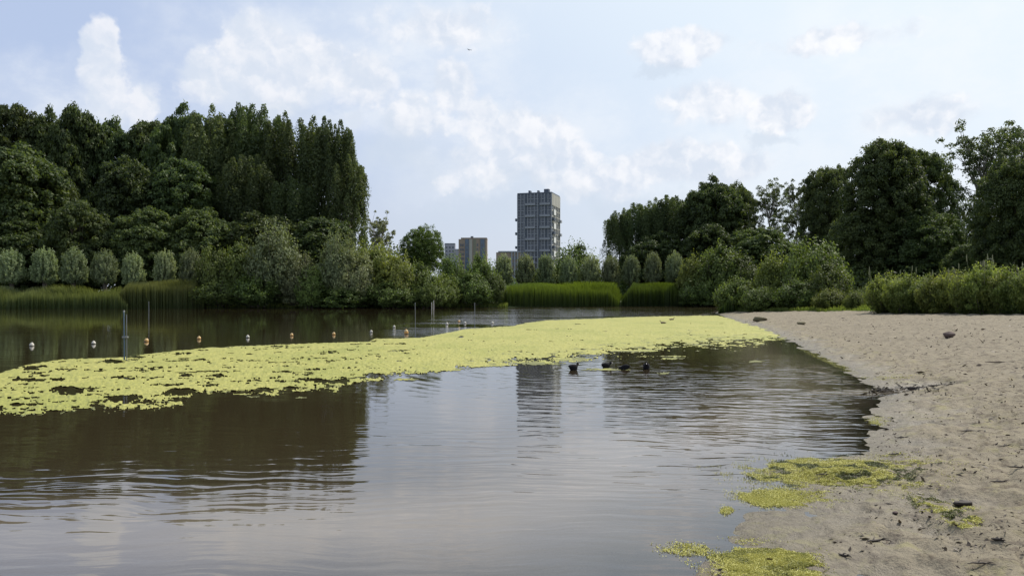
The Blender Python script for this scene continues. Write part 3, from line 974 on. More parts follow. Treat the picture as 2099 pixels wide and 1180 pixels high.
def reed_bed(px0, px1, D, depth, h, n, seed, label, mat='reed', wid=0.065, ragged=0.25):
    rg = rs(seed)
    px = rg.uniform(px0, px1, n); y = (np.interp(px, (px0, px1), D) if isinstance(D, tuple) else D) + rg.rand(n) * depth
    x = (px - CX) / F * y
    z = np.maximum(terrain(x, y, False), -0.1) - 0.05
    edge = np.minimum(1, 0.35 + np.minimum(px - px0, px1 - px) / 22 * .65)
    hs = h * edge * (1 - ragged + ragged * (0.4 * rg.rand(n) + 0.6 * vnoise(x * .3, y * .3, seed)))
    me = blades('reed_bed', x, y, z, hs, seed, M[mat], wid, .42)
    return tag(link('reed_bed', me), label, 'reeds', None, 'stuff')


reed_bed(-60, 262, 125.5, 5, 3.5, 9000, 901, 'reed bed at the left edge below the first pollards', 'dullreed', ragged=.55)
reed_bed(234, 418, 126.5, 5, 4.35, 7000, 902, 'taller reed bed below the fifth to seventh pollards', 'dullreed', ragged=.3)
reed_bed(1020, 1271, (136.3, 147.5), 7, 4.35, 11000, 903, 'long bright green reed bed below the right pollards', ragged=.34)
reed_bed(1273, 1402, (148.2, 148.6), 6, 4.6, 6500, 904, 'shorter bright green reed bed right of the long one', ragged=.34)
reed_bed(1472, 1530, 88, 4, 1.9, 1500, 905, 'reeds at the tip of the sand spit', ragged=.4)


def thicket(name, px0, px1, D, depth, h, n, seed, label, mat, leaf=0.6):
    rg = rs(seed)
    px = rg.uniform(px0, px1, n); y = D + rg.rand(n) * depth
    x = (px - CX) / F * y
    top_ = h * (0.55 + 0.6 * vnoise(x * .16, y * .16, seed))
    z = np.maximum(terrain(x, y, False), 0) + top_ * rg.rand(n) ** .8
    P = np.stack([x, y, z], 1)
    N = rg.normal(size=(n, 3)) + np.array([0, -.3, .5])
    me = leaf_mesh('thicket', P, N, leaf * (.7 + .6 * rg.rand(n)), leaf * .65, np.clip(rg.normal(.35, .25, n), 0, 1), rg, None, mat)
    return tag(link(name, me), label, 'undergrowth', None, 'stuff')


thicket('undergrowth', -250, 760, 140, 34, 9.0, 24000, 920, 'dark undergrowth beneath the trees of the left wood', M['oak'])
thicket('far_woods', -400, 830, 185, 18, 15.0, 24000, 921, 'dark mass of trees behind the left wood', M['oak'], .9)
thicket('undergrowth', 1255, 1700, 172, 24, 8.0, 14000, 922, 'dark undergrowth beneath the trees of the right wood', M['oak'])
thicket('undergrowth', 1690, 2350, 100, 26, 6.0, 16000, 923, 'dark undergrowth behind the weeds and beneath the big right trees', M['oak'], .45)
thicket('far_woods', 820, 1330, 215, 25, 5.5, 12000, 924, 'low far-off trees at the foot of the tower blocks', M['shrub'], .7)


# fringe of plants along the waterline, so the bank has an uneven edge
def fringe(px0, px1, D0, D1, h, n, seed, label):
    rg = rs(seed)
    px = rg.uniform(px0, px1, n)
    y = np.interp(px, [px0, px1], [D0, D1]) + rg.rand(n) * 1.6
    x = (px - CX) / F * y
    z = np.maximum(terrain(x, y, False), -.05) - .04
    hs = h * (.35 + .65 * vnoise(x * .8, y * .8, seed)) * (.6 + .4 * rg.rand(n))
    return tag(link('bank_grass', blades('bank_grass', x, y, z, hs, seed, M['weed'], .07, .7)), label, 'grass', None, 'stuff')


fringe(-80, 640, 125.3, 128.4, 1.1, 5000, 930, 'rough grass along the left bank')
fringe(640, 1040, 128.4, 136, 1.1, 3500, 931, 'rough grass along the middle bank')


def sand_edge(n, seed):
    rg = rs(seed)
    y = rg.uniform(34, 92, n)
    x = beach_limit(y) + rg.uniform(-.5, 2.4, n)
    z = terrain(x, y) - .04
    hs = (.25 + .75 * vnoise(x * .7, y * .7, seed)) * (.4 + .6 * rg.rand(n)) * .75
    return tag(link('beach_grass', blades('beach_grass', x, y, z, hs, seed, M['weed'], .03, .6)), 'rough grass along the back edge of the sand', 'grass', None, 'stuff')


sand_edge(9000, 940)


# ================================================================== buildings far behind the trees
def box_bm(bm, x0, x1, y0, y1, z0, z1):
    vs = [bm.verts.new(p_) for p_ in ((x0, y0, z0), (x1, y0, z0), (x1, y1, z0), (x0, y1, z0), (x0, y0, z1), (x1, y0, z1), (x1, y1, z1), (x0, y1, z1))]
    for f_ in ((3, 2, 1, 0), (4, 5, 6, 7), (0, 1, 5, 4), (1, 2, 6, 5), (2, 3, 7, 6), (3, 0, 4, 7)):
        bm.faces.new([vs[i] for i in f_])


def box(name, x0, x1, y0, y1, z0, z1, mat, parent, bev=0.0):
    bm = bmesh.new()
    box_bm(bm, x0, x1, y0, y1, z0, z1)
    if bev: bmesh.ops.bevel(bm, geom=bm.edges[:], offset=bev, segments=1, affect='EDGES')
    me = bpy.data.meshes.new(name); bm.to_mesh(me); bm.free()
    return link(name, me, parent, mat)


M['concrete'] = plain_mat('grey_concrete', (0.27, 0.285, 0.31), 0.85, 0.2, .4)
M['slate'] = plain_mat('slate_panel', (0.085, 0.10, 0.125), 0.6, 0.3, .5)
M['lightpanel'] = plain_mat('light_panel', (0.62, 0.62, 0.60), 0.7, 0.1, .5)
M['beigepanel'] = plain_mat('beige_panel', (0.36, 0.35, 0.31), 0.8, 0.2, .5)
M['brick'] = plain_mat('brown_brickwork', (0.29, 0.23, 0.18), 0.9, 0.2, .6)
M['olive'] = plain_mat('olive_panel', (0.20, 0.20, 0.15), 0.9, 0.2, .6)
M['glass'] = plain_mat('window_glass', (0.05, 0.065, 0.085), 0.12, 0.3, .3, spec=.8)
M['blueglass'] = plain_mat('blue_glass', (0.06, 0.10, 0.15), 0.15, 0.3, .3, spec=.7)


def shared_boxes(name, places, size, mat, parent):
    """alike pieces of a facade: one mesh, one object each; size = (x, y, z) extents"""
    bm = bmesh.new()
    box_bm(bm, -size[0] / 2, size[0] / 2, -size[1] / 2, size[1] / 2, 0, size[2])
    me = bpy.data.meshes.new(name); bm.to_mesh(me); bm.free(); me.materials.append(mat)
    for p_ in places:
        o = bpy.data.objects.new(name, me); COL.objects.link(o); o.parent = parent; o.location = p_
    return me


# the tall tower: near corner towards the viewer, broad face left (shaded), narrow face right (sunlit)
TD = 400.0
tw = empty('tower_block', (gx(1130.5, TD), TD, 0.8), R(-17))
tag(tw, 'tall grey apartment tower with gridded facade rising behind the pollards', 'tower')
TH = gz(396, TD) - 0.8
TWX, TWY = 18.6, 18.0                     # front runs to -x from the near corner, side runs to +y
storeys, sh = 18, TH / 18
box('wall', -TWX, 0, 0, TWY, 0, TH, M['slate'], tw)
box('parapet', -TWX - .15, .15, -.15, TWY + .15, TH + .002, TH + .7, M['slate'], tw)
for k, (x_, w_, h_) in enumerate([(-13.0, 1.0, 1.6), (-8.2, .8, 1.5), (-3.6, 2.6, 2.1)]):
    box('roof_box', x_ - w_ / 2, x_ + w_ / 2, 3, 6, TH + .705, TH + .7 + h_, M['slate'], tw)
nb = 10; bw = TWX / nb
wr = random.Random(3)
front_p, side_p = [], []
for r_ in range(storeys):
    for b_ in range(nb): front_p.append((-TWX + (b_ + .5) * bw, -.03, r_ * sh + .95))
shared_boxes('window', front_p, (bw * .72, .10, sh * .55), M['glass'], tw)
nsb = 5; sbw = TWY / nsb
for r_ in range(storeys):
    for b_ in range(nsb): side_p.append((.03, (b_ + .5) * sbw, r_ * sh + .95))
shared_boxes('window', side_p, (.10, sbw * .5, sh * .55), M['glass'], tw)
shared_boxes('pilaster', [(-TWX + b_ * bw, -.2, 0) for b_ in range(nb + 1)], (.42, .38, TH - .004), M['concrete'], tw)
shared_boxes('pilaster', [(-TWX + b_ * bw, -.18, 0) for b_ in (2.5, 6.5, 8.5)], (.8, .32, TH - .006), M['slate'], tw)
shared_boxes('floor_band', [(-TWX / 2, -.06, r_ * sh + .1) for r_ in range(storeys)], (TWX - .5, .10, .5), M['concrete'], tw)
shared_boxes('gallery', [(-TWX * f_, -.46, r_ * sh + .05) for r_ in range(2, storeys, 2) for f_ in (.19, .62)], (TWX * .3, .88, 1.15), M['concrete'], tw)
shared_boxes('pilaster', [(.2, b_ * sbw + .02, 0) for b_ in range(1, nsb + 1)], (.38, .7, TH - .004), M['beigepanel'], tw)
shared_boxes('floor_band', [(.06, TWY / 2, r_ * sh + .1) for r_ in range(storeys)], (.10, TWY - .5, .75), M['beigepanel'], tw)
box('crown_panel', .02, .32, .3, TWY - .1, TH - 2 * sh, TH - .006, M['beigepanel'], tw)
shared_boxes('white_panel', [(.30, 5.6, TH - k_ * sh) for k_ in (3.6, 6.0, 8.4, 10.8, 13.2)], (.6, 4.4, sh * .95), M['lightpanel'], tw)
bal = [(TH - k_ * sh) for k_ in (4.6, 7.0, 9.4, 11.8)]
shared_boxes('balcony', [(-TWX - .75, 1.4, z_) for z_ in bal], (1.46, 2.4, 1.35), M['slate'], tw)
shared_boxes('balcony', [(.78, TWY - 1.6, z_) for z_ in bal], (1.5, 2.8, 1.35), M['concrete'], tw)
shared_boxes('balcony', [(.78, 2.0, z_) for z_ in bal], (1.5, 3.2, 1.35), M['slate'], tw)

# the brown block
BD = 520.0
bb = empty('brown_block', (gx(969, BD), BD, 0.8))
tag(bb, 'brown mid-rise block with vertical bands, left of the tall tower', 'building')
bw_ = 58.0 / F * BD; bh = gz(490, BD) - .8
box('wall', -bw_ / 2, bw_ / 2, 0, 15, 0, bh, M['brick'], bb)
box('parapet', -bw_ / 2 + 1.6, bw_ / 2 + .1, -.1, 14.9, bh + .002, bh + 1.0, M['brick'], bb)
box('roof_box', -1.6, .2, 3, 6, bh + 1.005, bh + 2.2, M['slate'], bb)
for a_, b_, mt in ((-.27, -.14, 'blueglass'), (-.12, -.02, 'beigepanel'), (.02, .12, 'olive'), (.12, .22, 'brick'), (.27, .42, 'blueglass')):
    box('facade_band', bw_ * a_, bw_ * b_, -.25, -.002, 0, bh - .05, M[mt], bb)
shared_boxes('window', [(bw_ * f_, -.30, r_ * 3.1 + 1.1) for f_ in (-.42, -.34, -.205, .345, .17) for r_ in range(int(bh / 3.1))], (.95, .12, 1.6), M['glass'], bb)

# the small pale block
PD = 620.0
pb = empty('pale_block', (gx(922, PD), PD, 0.8))
tag(pb, 'small pale grey tower block between the lone round tree and the brown block', 'building')
pw = 21 / F * PD; ph = gz(500, PD) - .8
M['lilac'] = plain_mat('pale_grey_render', (0.30, 0.30, 0.34), 0.9, .12, .4)
box('wall', -pw / 2, pw / 2, 0, 10, 0, ph, M['lilac'], pb)
box('annex', pw / 2 + .002, pw / 2 + 4.2, 0.4, 9, 0, ph - 4.0, M['lilac'], pb)
box('parapet', -pw / 2 - .1, pw / 2 - .01, -.1, 10.1, ph + .002, ph + .6, M['slate'], pb)
shared_boxes('window', [(pw * f_, -.03, r_ * 3.0 + 1.0) for f_ in (-.32, 0, .32) for r_ in range(int(ph / 3.0))], (1.4, .10, 1.4), M['glass'], pb)

# the low block beside the tower
LD = 372.0
lb = empty('low_block', (gx(1042, LD), LD, 0.8))
tag(lb, 'low brown-grey building touching the left foot of the tall tower', 'building')
lw = 50 / F * LD; lh = gz(517, LD) - .8
box('wall', -lw / 2, lw / 2, 0, 12, 0, lh, M['brick'], lb)
box('roof_slab', -lw / 2 + 1.0, lw / 2 + .2, -.3, 12.2, lh + .002, lh + .6, M['concrete'], lb)
shared_boxes('pillar', [(lw * f_, -.25, 0) for f_ in (.14, .26, .38)], (.6, .46, lh - .01), M['concrete'], lb)
shared_boxes('window', [(lw * f_, -.03, r_ * 3.0 + 1.0) for f_ in (-.38, -.22, -.06, .2, .32) for r_ in range(int(lh / 3.0))], (1.2, .10, 1.5), M['glass'], lb)

# a thin mast seen right of the far trees
MD = 420.0
mast = empty('lattice_mast', (gx(1232, MD), MD, .8))
tag(mast, 'thin grey mast showing left of the dark right wood', 'mast')
mh = gz(508, MD) - .8
tb = Tubes()
for sx in (-1, 1):
    tb.add(np.array([(sx * .9, 0, 0), (sx * .7, 0, mh * .5), (sx * .5, 0, mh)]), [.16, .14, .12], 6)
link('leg', tb.mesh('mast_legs', M['concrete']), mast)
tb = Tubes()
for k_ in range(12):
    z_ = mh * k_ / 12
    tb.add(np.array([(-.85, 0, z_), (.85, 0, z_ + mh / 12)]), [.07, .07], 4)
link('brace', tb.mesh('mast_braces', M['concrete']), mast)


# ================================================================== duckweed
m, q, out = new_mat('duckweed')
pos = q.n('ShaderNodeNewGeometry').outputs['Position']
tn = q.n('ShaderNodeAttribute', attribute_name='tint').outputs['Fac']
n1 = q.noise(q.v('MULTIPLY', pos, (1, .55, 1)), 1.1, 6, .65)
n2 = q.noise(pos, 9.0, 5, .7)
col = q.mix(n1, rgb(.262, .265, .060), rgb(.412, .380, .108))
n3 = q.noise(q.v('MULTIPLY', pos, (.8, 1.6, 1)), 3.2, 5, .7)
col = q.mix(q.rng(q.noise(q.v('MULTIPLY', pos, (.5, .25, 1)), .5, 5, .65), .46, .64, 0, .65), col, rgb(.24, .255, .052))
col = q.mix(q.rng(n3, .48, .66, 0, .75), col, rgb(.215, .22, .06))
col = q.mix(q.rng(n2, .50, .70, 0, .5), col, rgb(.20, .20, .055))
col = q.mix(q.rng(tn, .0, .35, .85, 0), col, rgb(.13, .135, .05))
p = q.n('ShaderNodeBsdfPrincipled'); q.put(p.inputs['Base Color'], col)
p.inputs['Roughness'].default_value = .65; p.inputs['Specular IOR Level'].default_value = .25
b1 = q.n('ShaderNodeBump'); b1.inputs['Strength'].default_value = .6; b1.inputs['Distance'].default_value = .04
q.put(b1.inputs['Height'], n2); q.put(p.inputs['Normal'], b1.outputs[0])
q.put(out.inputs['Surface'], p.outputs[0])
M['duckweed'] = m

UP = np.array([(-120, 800), (-60, 775), (0, 764), (60, 746), (130, 736), (250, 732), (330, 722), (430, 712), (560, 706), (680, 702), (755, 700), (768, 694),
               (860, 692), (905, 684), (960, 673), (1050, 668), (1075, 662), (1120, 656), (1200, 653), (1300, 649), (1400, 647), (1470, 646), (1495, 652), (1560, 668), (1602, 684), (1640, 700)])
LO = np.array([(-120, 872), (-60, 862), (0, 851), (90, 846), (190, 841), (330, 838), (390, 824), (402, 806), (480, 804), (560, 810), (600, 801), (690, 800), (702, 786),
               (770, 776), (860, 766), (960, 756), (1050, 743), (1150, 738), (1200, 731), (1250, 722), (1340, 720), (1352, 712), (1450, 708), (1560, 704), (1604, 694), (1640, 690)])
HOLES = [(150, 802, 48, 11), (248, 816, 40, 8), (362, 803, 42, 7), (60, 779, 38, 4), (120, 778, 20, 3), (690, 782, 46, 6), (640, 779, 30, 3), (452, 771, 14, 4), (380, 770, 12, 3),
         (60, 755, 16, 4), (235, 741, 24, 3), (280, 732, 20, 2.5), (770, 770, 22, 5), (540, 800, 26, 5), (600, 796, 20, 4), (945, 690, 9, 3), (1400, 716, 70, 4), (30, 830, 18, 3), (360, 822, 14, 3), (200, 832, 20, 3)]
da, dl = 0.00075, 0.0055
aa = np.arange(-0.63, 0.362, da)
ll = np.arange(math.log(11.5), math.log(100.0), dl)
A_, L_ = np.meshgrid(aa, ll, indexing='ij')
X_ = np.sin(A_) * np.exp(L_); Y_ = np.cos(A_) * np.exp(L_)
PX = CX + X_ / Y_ * F; PY = HY + EYE * F / Y_
yu = np.interp(PX, UP[:, 0], UP[:, 1]); yl = np.interp(PX, LO[:, 0], LO[:, 1])
nz1 = fbm(A_ * 70, L_ * 22, 4, 70); nz2 = fbm(A_ * 260, L_ * 120, 3, 75)
nz3 = fbm(A_ * 34, L_ * 60, 5, 79, .62)
s_up = (PY - yu) * 3.0 + (nz2 - .5) * 7
s_lo = (yl - PY) * (1 - .45 * sstep(850, 1250, PX)) + (nz1 - .5) * 20 + (nz2 - .5) * 22
keep = (s_up > 0) & (s_lo > 0)
for hx, hy, hw, hh_ in HOLES:
    e = np.hypot((PX - hx) / hw, (PY - hy) / hh_) + (nz1 - .5) * 1.3 + (nz2 - .5) * .9
    keep &= e > .8
near_low = sstep(0.45, 1.0, (PY - yu) / np.maximum(yl - yu, 1))
keep &= ~((nz3 + (nz2 - .5) * .5) < 0.27 + 0.06 * near_low - 0.14 * sstep(700, 1050, PX))
# loose rafts that have drifted off the mat
RAFTS = [(1375, 735, 30, 2.5), (1545, 741, 22, 2.5), (1360, 765, 18, 3), (1240, 757, 60, 3), (1300, 719, 60, 3), (1385, 730, 40, 2), (1720, 742, 12, 2), (520, 813, 22, 2),
         (620, 815, 28, 2), (900, 757, 60, 4), (1010, 748, 50, 4), (830, 777, 30, 3), (1100, 744, 60, 5), (1180, 737, 50, 5), (500, 808, 30, 2)]
for hx, hy, hw, hh_ in RAFTS:
    e = np.hypot((PX - hx) / hw, (PY - hy) / hh_) + (nz1 - .5) * .8 + (nz2 - .5) * 1.6
    keep |= e < .75
keep &= terrain(X_, Y_, False) < 0.03
MF = grid_faces(len(aa), len(ll))
kf = keep.ravel()[MF].all(1)
rgm = rs(77)
MZ = 0.006 + 0.022 * sstep(.4, .7, nz2) * np.minimum(1, np.maximum(0, np.minimum(s_up, s_lo)) / 8)
tint = np.clip(np.minimum(s_up * 1.6, s_lo) / 20 + (nz3 - .43) * 4.5, 0, 1)
MV = np.stack([X_, Y_, MZ], -1).reshape(-1, 3)
V_, F_, tt_ = compact(MV, MF[kf], tint.ravel())
tag(link('duckweed', mesh_np('duckweed', V_, F_, True, {'tint': tt_}, M['duckweed'])), 'broad yellow-green duckweed mat floating across the lake', 'duckweed', None, 'stuff')


m, q, out = new_mat('stranded_duckweed')
tn = q.n('ShaderNodeAttribute', attribute_name='tint').outputs['Fac']
col = q.mix(q.rng(tn, .15, .75), rgb(.085, .10, .020), rgb(.50, .47, .115))
p = q.n('ShaderNodeBsdfPrincipled'); q.put(p.inputs['Base Color'], col)
p.inputs['Roughness'].default_value = .6
tr = q.n('ShaderNodeBsdfTranslucent'); q.put(tr.inputs['Color'], col)
mx = q.n('ShaderNodeMixShader'); mx.inputs[0].default_value = .15
q.put(mx.inputs[1], p.outputs[0]); q.put(mx.inputs[2], tr.outputs[0])
q.put(out.inputs['Surface'], mx.outputs[0])
M['stranded'] = m


def at_ground(px, py):
    """where a line of sight meets the sand (or the water)"""
    D = np.full(np.shape(px), 0.0) + EYE * F / (np.asarray(py, float) - HY)
    for _ in range(6):
        x = (px - CX) / F * D
        z = np.maximum(terrain(x, D), 0)
        D = (EYE - z) * F / (py - HY)
    x = (px - CX) / F * D
    return x, D, np.maximum(terrain(x, D), 0.004)


def stranded(cx, cy, hw, hh_, n, seed, label, thick=.03, dark=.5, tilt=0.0, soft=.55):
    """a wet heap of duckweed: thousands of tiny fronds lying on the sand"""
    rg = rs(seed)
    a = rg.rand(n) * 2 * np.pi; r = rg.rand(n) ** soft * (1 + .55 * rg.rand(n) ** 5)
    r *= 1 + 0.55 * (vnoise(np.cos(a) * 2.2 + seed, np.sin(a) * 2.2, seed) - .5)
    px = cx + hw * r * np.cos(a); py = cy + hh_ * r * np.sin(a) + tilt * (px - cx)
    x, y, z = at_ground(px, py)
    lump = fbm(x * 9, y * 9, 3, seed)
    core = np.clip(1 - r, 0, 1)
    ok = (fbm(x * 6 + 3, y * 6, 3, seed + 2) + core * .9 + .34 * (rg.rand(n) - .5)) > .56
    z = z + .002 + thick * core * (0.2 + 1.4 * np.clip(lump - .3, 0, 1)) * rg.rand(n)
    P = np.stack([x, y, z], 1)[ok]
    k = len(P)
    N = np.array([0, 0, 1.0]) + .75 * rg.normal(size=(k, 3)); N[:, 2] = np.abs(N[:, 2])
    big = 1 - sstep(.50, .66, fbm(x * 5, y * 5, 3, seed + 9))[ok] * dark * 1.4
    tint = np.clip(.35 + .5 * big + .2 * rg.normal(size=k) - .35 * (1 - big), 0, 1)
    me = leaf_mesh('stranded_duckweed', P, N, .009 + .010 * rg.rand(k), .009, tint, rg, None, M['stranded'])
    return tag(link('stranded_duckweed', me), label, 'duckweed', None, 'stuff')


stranded(1722, 968, 180, 30, 62000, 601, 'thick green heap of duckweed washed up at the waterline', .07, .9, .02)
stranded(1600, 1022, 90, 18, 20000, 602, 'thin yellow strip of duckweed on the wet sand in the middle', .012, .1)
stranded(1582, 1158, 112, 44, 46000, 603, 'yellow duckweed patch at the bottom of the beach', .02, .3, .12)
stranded(1405, 1126, 56, 15, 1500, 604, 'loose duckweed floating off the bottom patch', .0, .1)
stranded(1905, 1032, 50, 18, 3600, 605, 'small green duckweed scatter on the dry sand', .02, .6, .25)
stranded(1975, 1062, 42, 22, 4200, 606, 'small duckweed clump beside a dark lump on the sand', .03, .6, .1)
stranded(1490, 1046, 16, 8, 700, 607, 'tiny duckweed raft floating near the sand', .004, .1)
stranded(1830, 940, 90, 14, 1500, 608, 'sparse duckweed flecks above the green heap', .0, .1)
stranded(1800, 862, 26, 10, 1200, 609, 'thin duckweed smear at the water edge below the rill', .0, .1)
stranded(1830, 775, 60, 5, 2200, 610, 'pale duckweed line along the upper waterline', .0, .1)
stranded(1700, 740, 70, 6, 2600, 611, 'pale duckweed rim along the far curve of the beach', .0, .1, .42)

# ================================================================== litter on the sand
M['darkwood'] = plain_mat('wet_dark_wood', (0.035, 0.026, 0.02), .7, .4, 20)
M['drywood'] = plain_mat('dry_twig', (0.14, 0.11, 0.08), .9, .4, 20)
M['stone'] = plain_mat('brown_stone', (0.10, 0.07, 0.06), .85, .4, 8, bump=.5)


def twig(px, py, ln_px, rot, label, seed, mat='darkwood', thick=.012, fork=True, name='twig'):
    rg = rs(seed)
    x, y, z = at_ground(np.array([px]), np.array([py]))
    x, y, z = float(x[0]), float(y[0]), float(z[0])
    ln = ln_px / F * y
    t = np.linspace(-.5, .5, 7)
    pts = np.stack([t * ln, rg.normal(size=7) * ln * .04, .006 + rg.rand(7) * .01], 1)
    tb = Tubes()
    thick *= .75
    tb.add(pts, thick * np.array([.35, .8, 1, 1.1, .9, .7, .3]), 6)
    o = empty(name, (x, y, z), rot)
    tag(o, label, 'twig', 'twigs on the sand')
    link('stem', tb.mesh('twig_stem', M[mat]), o)
    if fork:
        for f_, sgn in ((2, 1), (4, -1)):
            t2 = Tubes()
            t2.add(limb(pts[f_], pts[f_] + np.array([ln * .2, sgn * ln * .16, .012]), (0, 0, .01), 4), thick * np.array([.7, .55, .4, .2]), 5)
            link('branchlet', t2.mesh('twig_branchlet', M[mat]), o)
    return o


for i, (px, py, l_, ro, lab, kw) in enumerate([
    (1800, 1110, 55, .2, 'dark forked twig on the sand right of the bottom duckweed patch', {}),
    (1732, 1140, 26, -.7, 'short dark twig close to the bottom duckweed patch', {}),
    (1945, 1160, 36, -1.0, 'dark crooked twig near the bottom right of the beach', {}),
    (2015, 1168, 60, -.1, 'long thin twig lying at the bottom right of the beach', {'thick': .008}),
    (2046, 1120, 24, -.4, 'short thick dark twig near the right edge', {'thick': .016}),
    (1990, 883, 60, .15, 'thin dark twig lying above the green duckweed heap on the right', {'thick': .012}),
    (1850, 897, 30, -.2, 'small dark twig on the sand beside the water edge', {}),
    (1832, 934, 24, .1, 'small dark twig just above the green duckweed heap', {}),
    (2050, 985, 40, .1, 'dark twig in the pale scuffed sand at the right', {}),
    (2085, 965, 34, -.3, 'dark twig at the right edge beside the scuffed sand', {}),
    (1890, 796, 90, .05, 'long dark driftwood branch lying across the little rill', {'thick': .035}),
    (1935, 781, 60, -.12, 'dark driftwood stick just above the little rill', {'thick': .025}),
    (1812, 801, 40, .2, 'short dark stick at the mouth of the little rill', {'thick': .03}),
    (2060, 914, 40, .1, 'thin stick on the sand at the right edge', {'thick': .009}),
    (1700, 978, 60, .15, 'dark stick lying on the green duckweed heap', {'thick': .012}),
    (1755, 955, 40, -.1, 'short dark stick at the top of the green duckweed heap', {'thick': .012}),
    (2050, 745, 60, 0.05, 'pale stick half buried in the far sand at the right', {'mat': 'drywood', 'thick': .03}),
]):
    twig(px, py, l_, ro, lab, 650 + i, **kw)


def lump_mesh(name, seed, n_lat=9, n_lon=14, rough=.3):
    V, Fc = [], []
    for i in range(n_lat + 1):
        th = math.pi * i / n_lat
        for j in range(n_lon):
            ph_ = 2 * math.pi * j / n_lon
            d = np.array([math.sin(th) * math.cos(ph_), math.sin(th) * math.sin(ph_), math.cos(th)])
            r = 1 + rough * (float(vnoise(np.array(d[0] * 2 + 9 + seed), np.array(d[1] * 2 + d[2] * 2.3), seed)) - .5) * 2
            V.append(d * r)
    for i in range(n_lat):
        for j in range(n_lon):
            Fc.append((i * n_lon + j, (i + 1) * n_lon + j, (i + 1) * n_lon + (j + 1) % n_lon, i * n_lon + (j + 1) % n_lon))
    return mesh_np(name, V, Fc, True)


def lump(name, px, py, w_px, h_px, label, cat, seed, mat):
    x, y, z = at_ground(np.array([px]), np.array([py]))
    o = link(name, lump_mesh(name, seed), None, mat)
    w_ = w_px / F * float(y[0]); h_ = h_px / F * float(y[0])
    o.location = (float(x[0]), float(y[0]), float(z[0]) + h_ * .35)
    o.scale = (w_ / 2, w_ * .35, h_ / 2)
    tag(o, label, cat)
    return o


lump('stone', 1946, 690, 22, 13, 'brown stone lying alone on the far sand', 'stone', 3, M['stone'])
lump('clod', 1975, 1036, 36, 14, 'dark lump on the sand beside a small duckweed clump', 'clod', 5, M['darkwood'])
lump('stone', 1835, 1052, 12, 6, 'small dark stone between the duckweed scatter and the wet sand', 'stone', 7, M['stone'])
M['weedclump'] = plain_mat('dry_weed_clump', (.13, .115, .065), .95, .5, 12, bump=.6)
lump('weed_clump', 1557, 658, 30, 11, 'olive heap of dried water weed at the edge of the far duckweed', 'weed heap', 11, M['weedclump'])
lump('weed_clump', 1642, 664, 16, 6, 'small flat weed scrap on the far sand right of the olive heap', 'weed scrap', 12, M['weedclump'])
lump('clod', 1870, 799, 14, 9, 'dark clod at the edge of the little rill', 'clod', 13, M['darkwood'])


# countless scraps: bark, leaf bits, clods
def scraps(n, seed):
    rg = rs(seed)
    px = rg.uniform(1350, 2200, n); py = 655 + 560 * rg.rand(n) ** 1.3
    x, y, z = at_ground(px, py)
    ok = (shore_dist(x, y) > .15) & (x < beach_limit(y) - 1) & (fbm(x * .8, y * .8, 3, 91) + .25 * rg.rand(n) > .56)
    x, y, z = x[ok], y[ok], z[ok]
    k = len(x)
    sz = np.exp(rg.normal(-4.35, .5, k)) * np.clip(y / 9, 1, 3.0)
    P = np.stack([x, y, z + sz * .18], 1)
    N = np.array([0, 0, 1.0]) + .6 * rg.normal(size=(k, 3))
    ax = np.stack([rg.normal(size=k), rg.normal(size=k) * .5, 0 * x], 1)
    me = leaf_mesh('scraps', P, N, sz * 2.0, sz * .8, rg.rand(k), rg, ax, M['scrap'])
    return tag(link('sand_litter', me), 'small dark scraps of bark and leaves strewn over the sand', 'litter', None, 'stuff')


M['scrap'] = leaf_mat('scraps', (.03, .022, .016), (.13, .10, .07), .05)
scraps(10000, 660)


# drift line of dark rubbish at the mouth of the rill
def drift(n, seed):
    rg = rs(seed)
    t = rg.rand(n)
    px = 1775 + 190 * t + rg.normal(size=n) * 6; py = 803 - 9 * t + rg.normal(size=n) * 5.5 * (1 - .5 * t)
    x, y, z = at_ground(px, py)
    sz = np.exp(rg.normal(-3.35, .5, n))
    N = np.array([0, 0, 1.0]) + .8 * rg.normal(size=(n, 3))
    ax = np.stack([1 + 0 * x, rg.normal(size=n) * .4, .2 * rg.normal(size=n)], 1)
    me = leaf_mesh('drift', np.stack([x, y, z + .01 + sz * .3 * rg.rand(n)], 1), N, sz * 2.4, sz * .8, .35 * rg.rand(n), rg, ax, M['scrap'])
    return tag(link('drift_litter', me), 'dark line of drifted rubbish along the little rill', 'litter', None, 'stuff')


drift(260, 670)


# ================================================================== buoys and posts in the water
M['buoy_white'] = plain_mat('weathered_white_plastic', (.46, .43, .36), .6, .25, 9)
M['buoy_orange'] = plain_mat('faded_orange_plastic', (.50, .26, .06), .5, .25, 9)
M['buoy_dark'] = plain_mat('dark_waterline_slime', (.05, .05, .03), .6, .3, 9)


def lathe(name, prof, mat, k=14):
    V, Fc = [], []
    for r_, z_ in prof:
        for j in range(k):
            a = 2 * math.pi * j / k
            V.append((r_ * math.cos(a), r_ * math.sin(a), z_))
    for i in range(len(prof) - 1):
        for j in range(k):
            Fc.append((i * k + j, i * k + (j + 1) % k, (i + 1) * k + (j + 1) % k, (i + 1) * k + j))
    return mesh_np(name, V, Fc, True, None, mat)


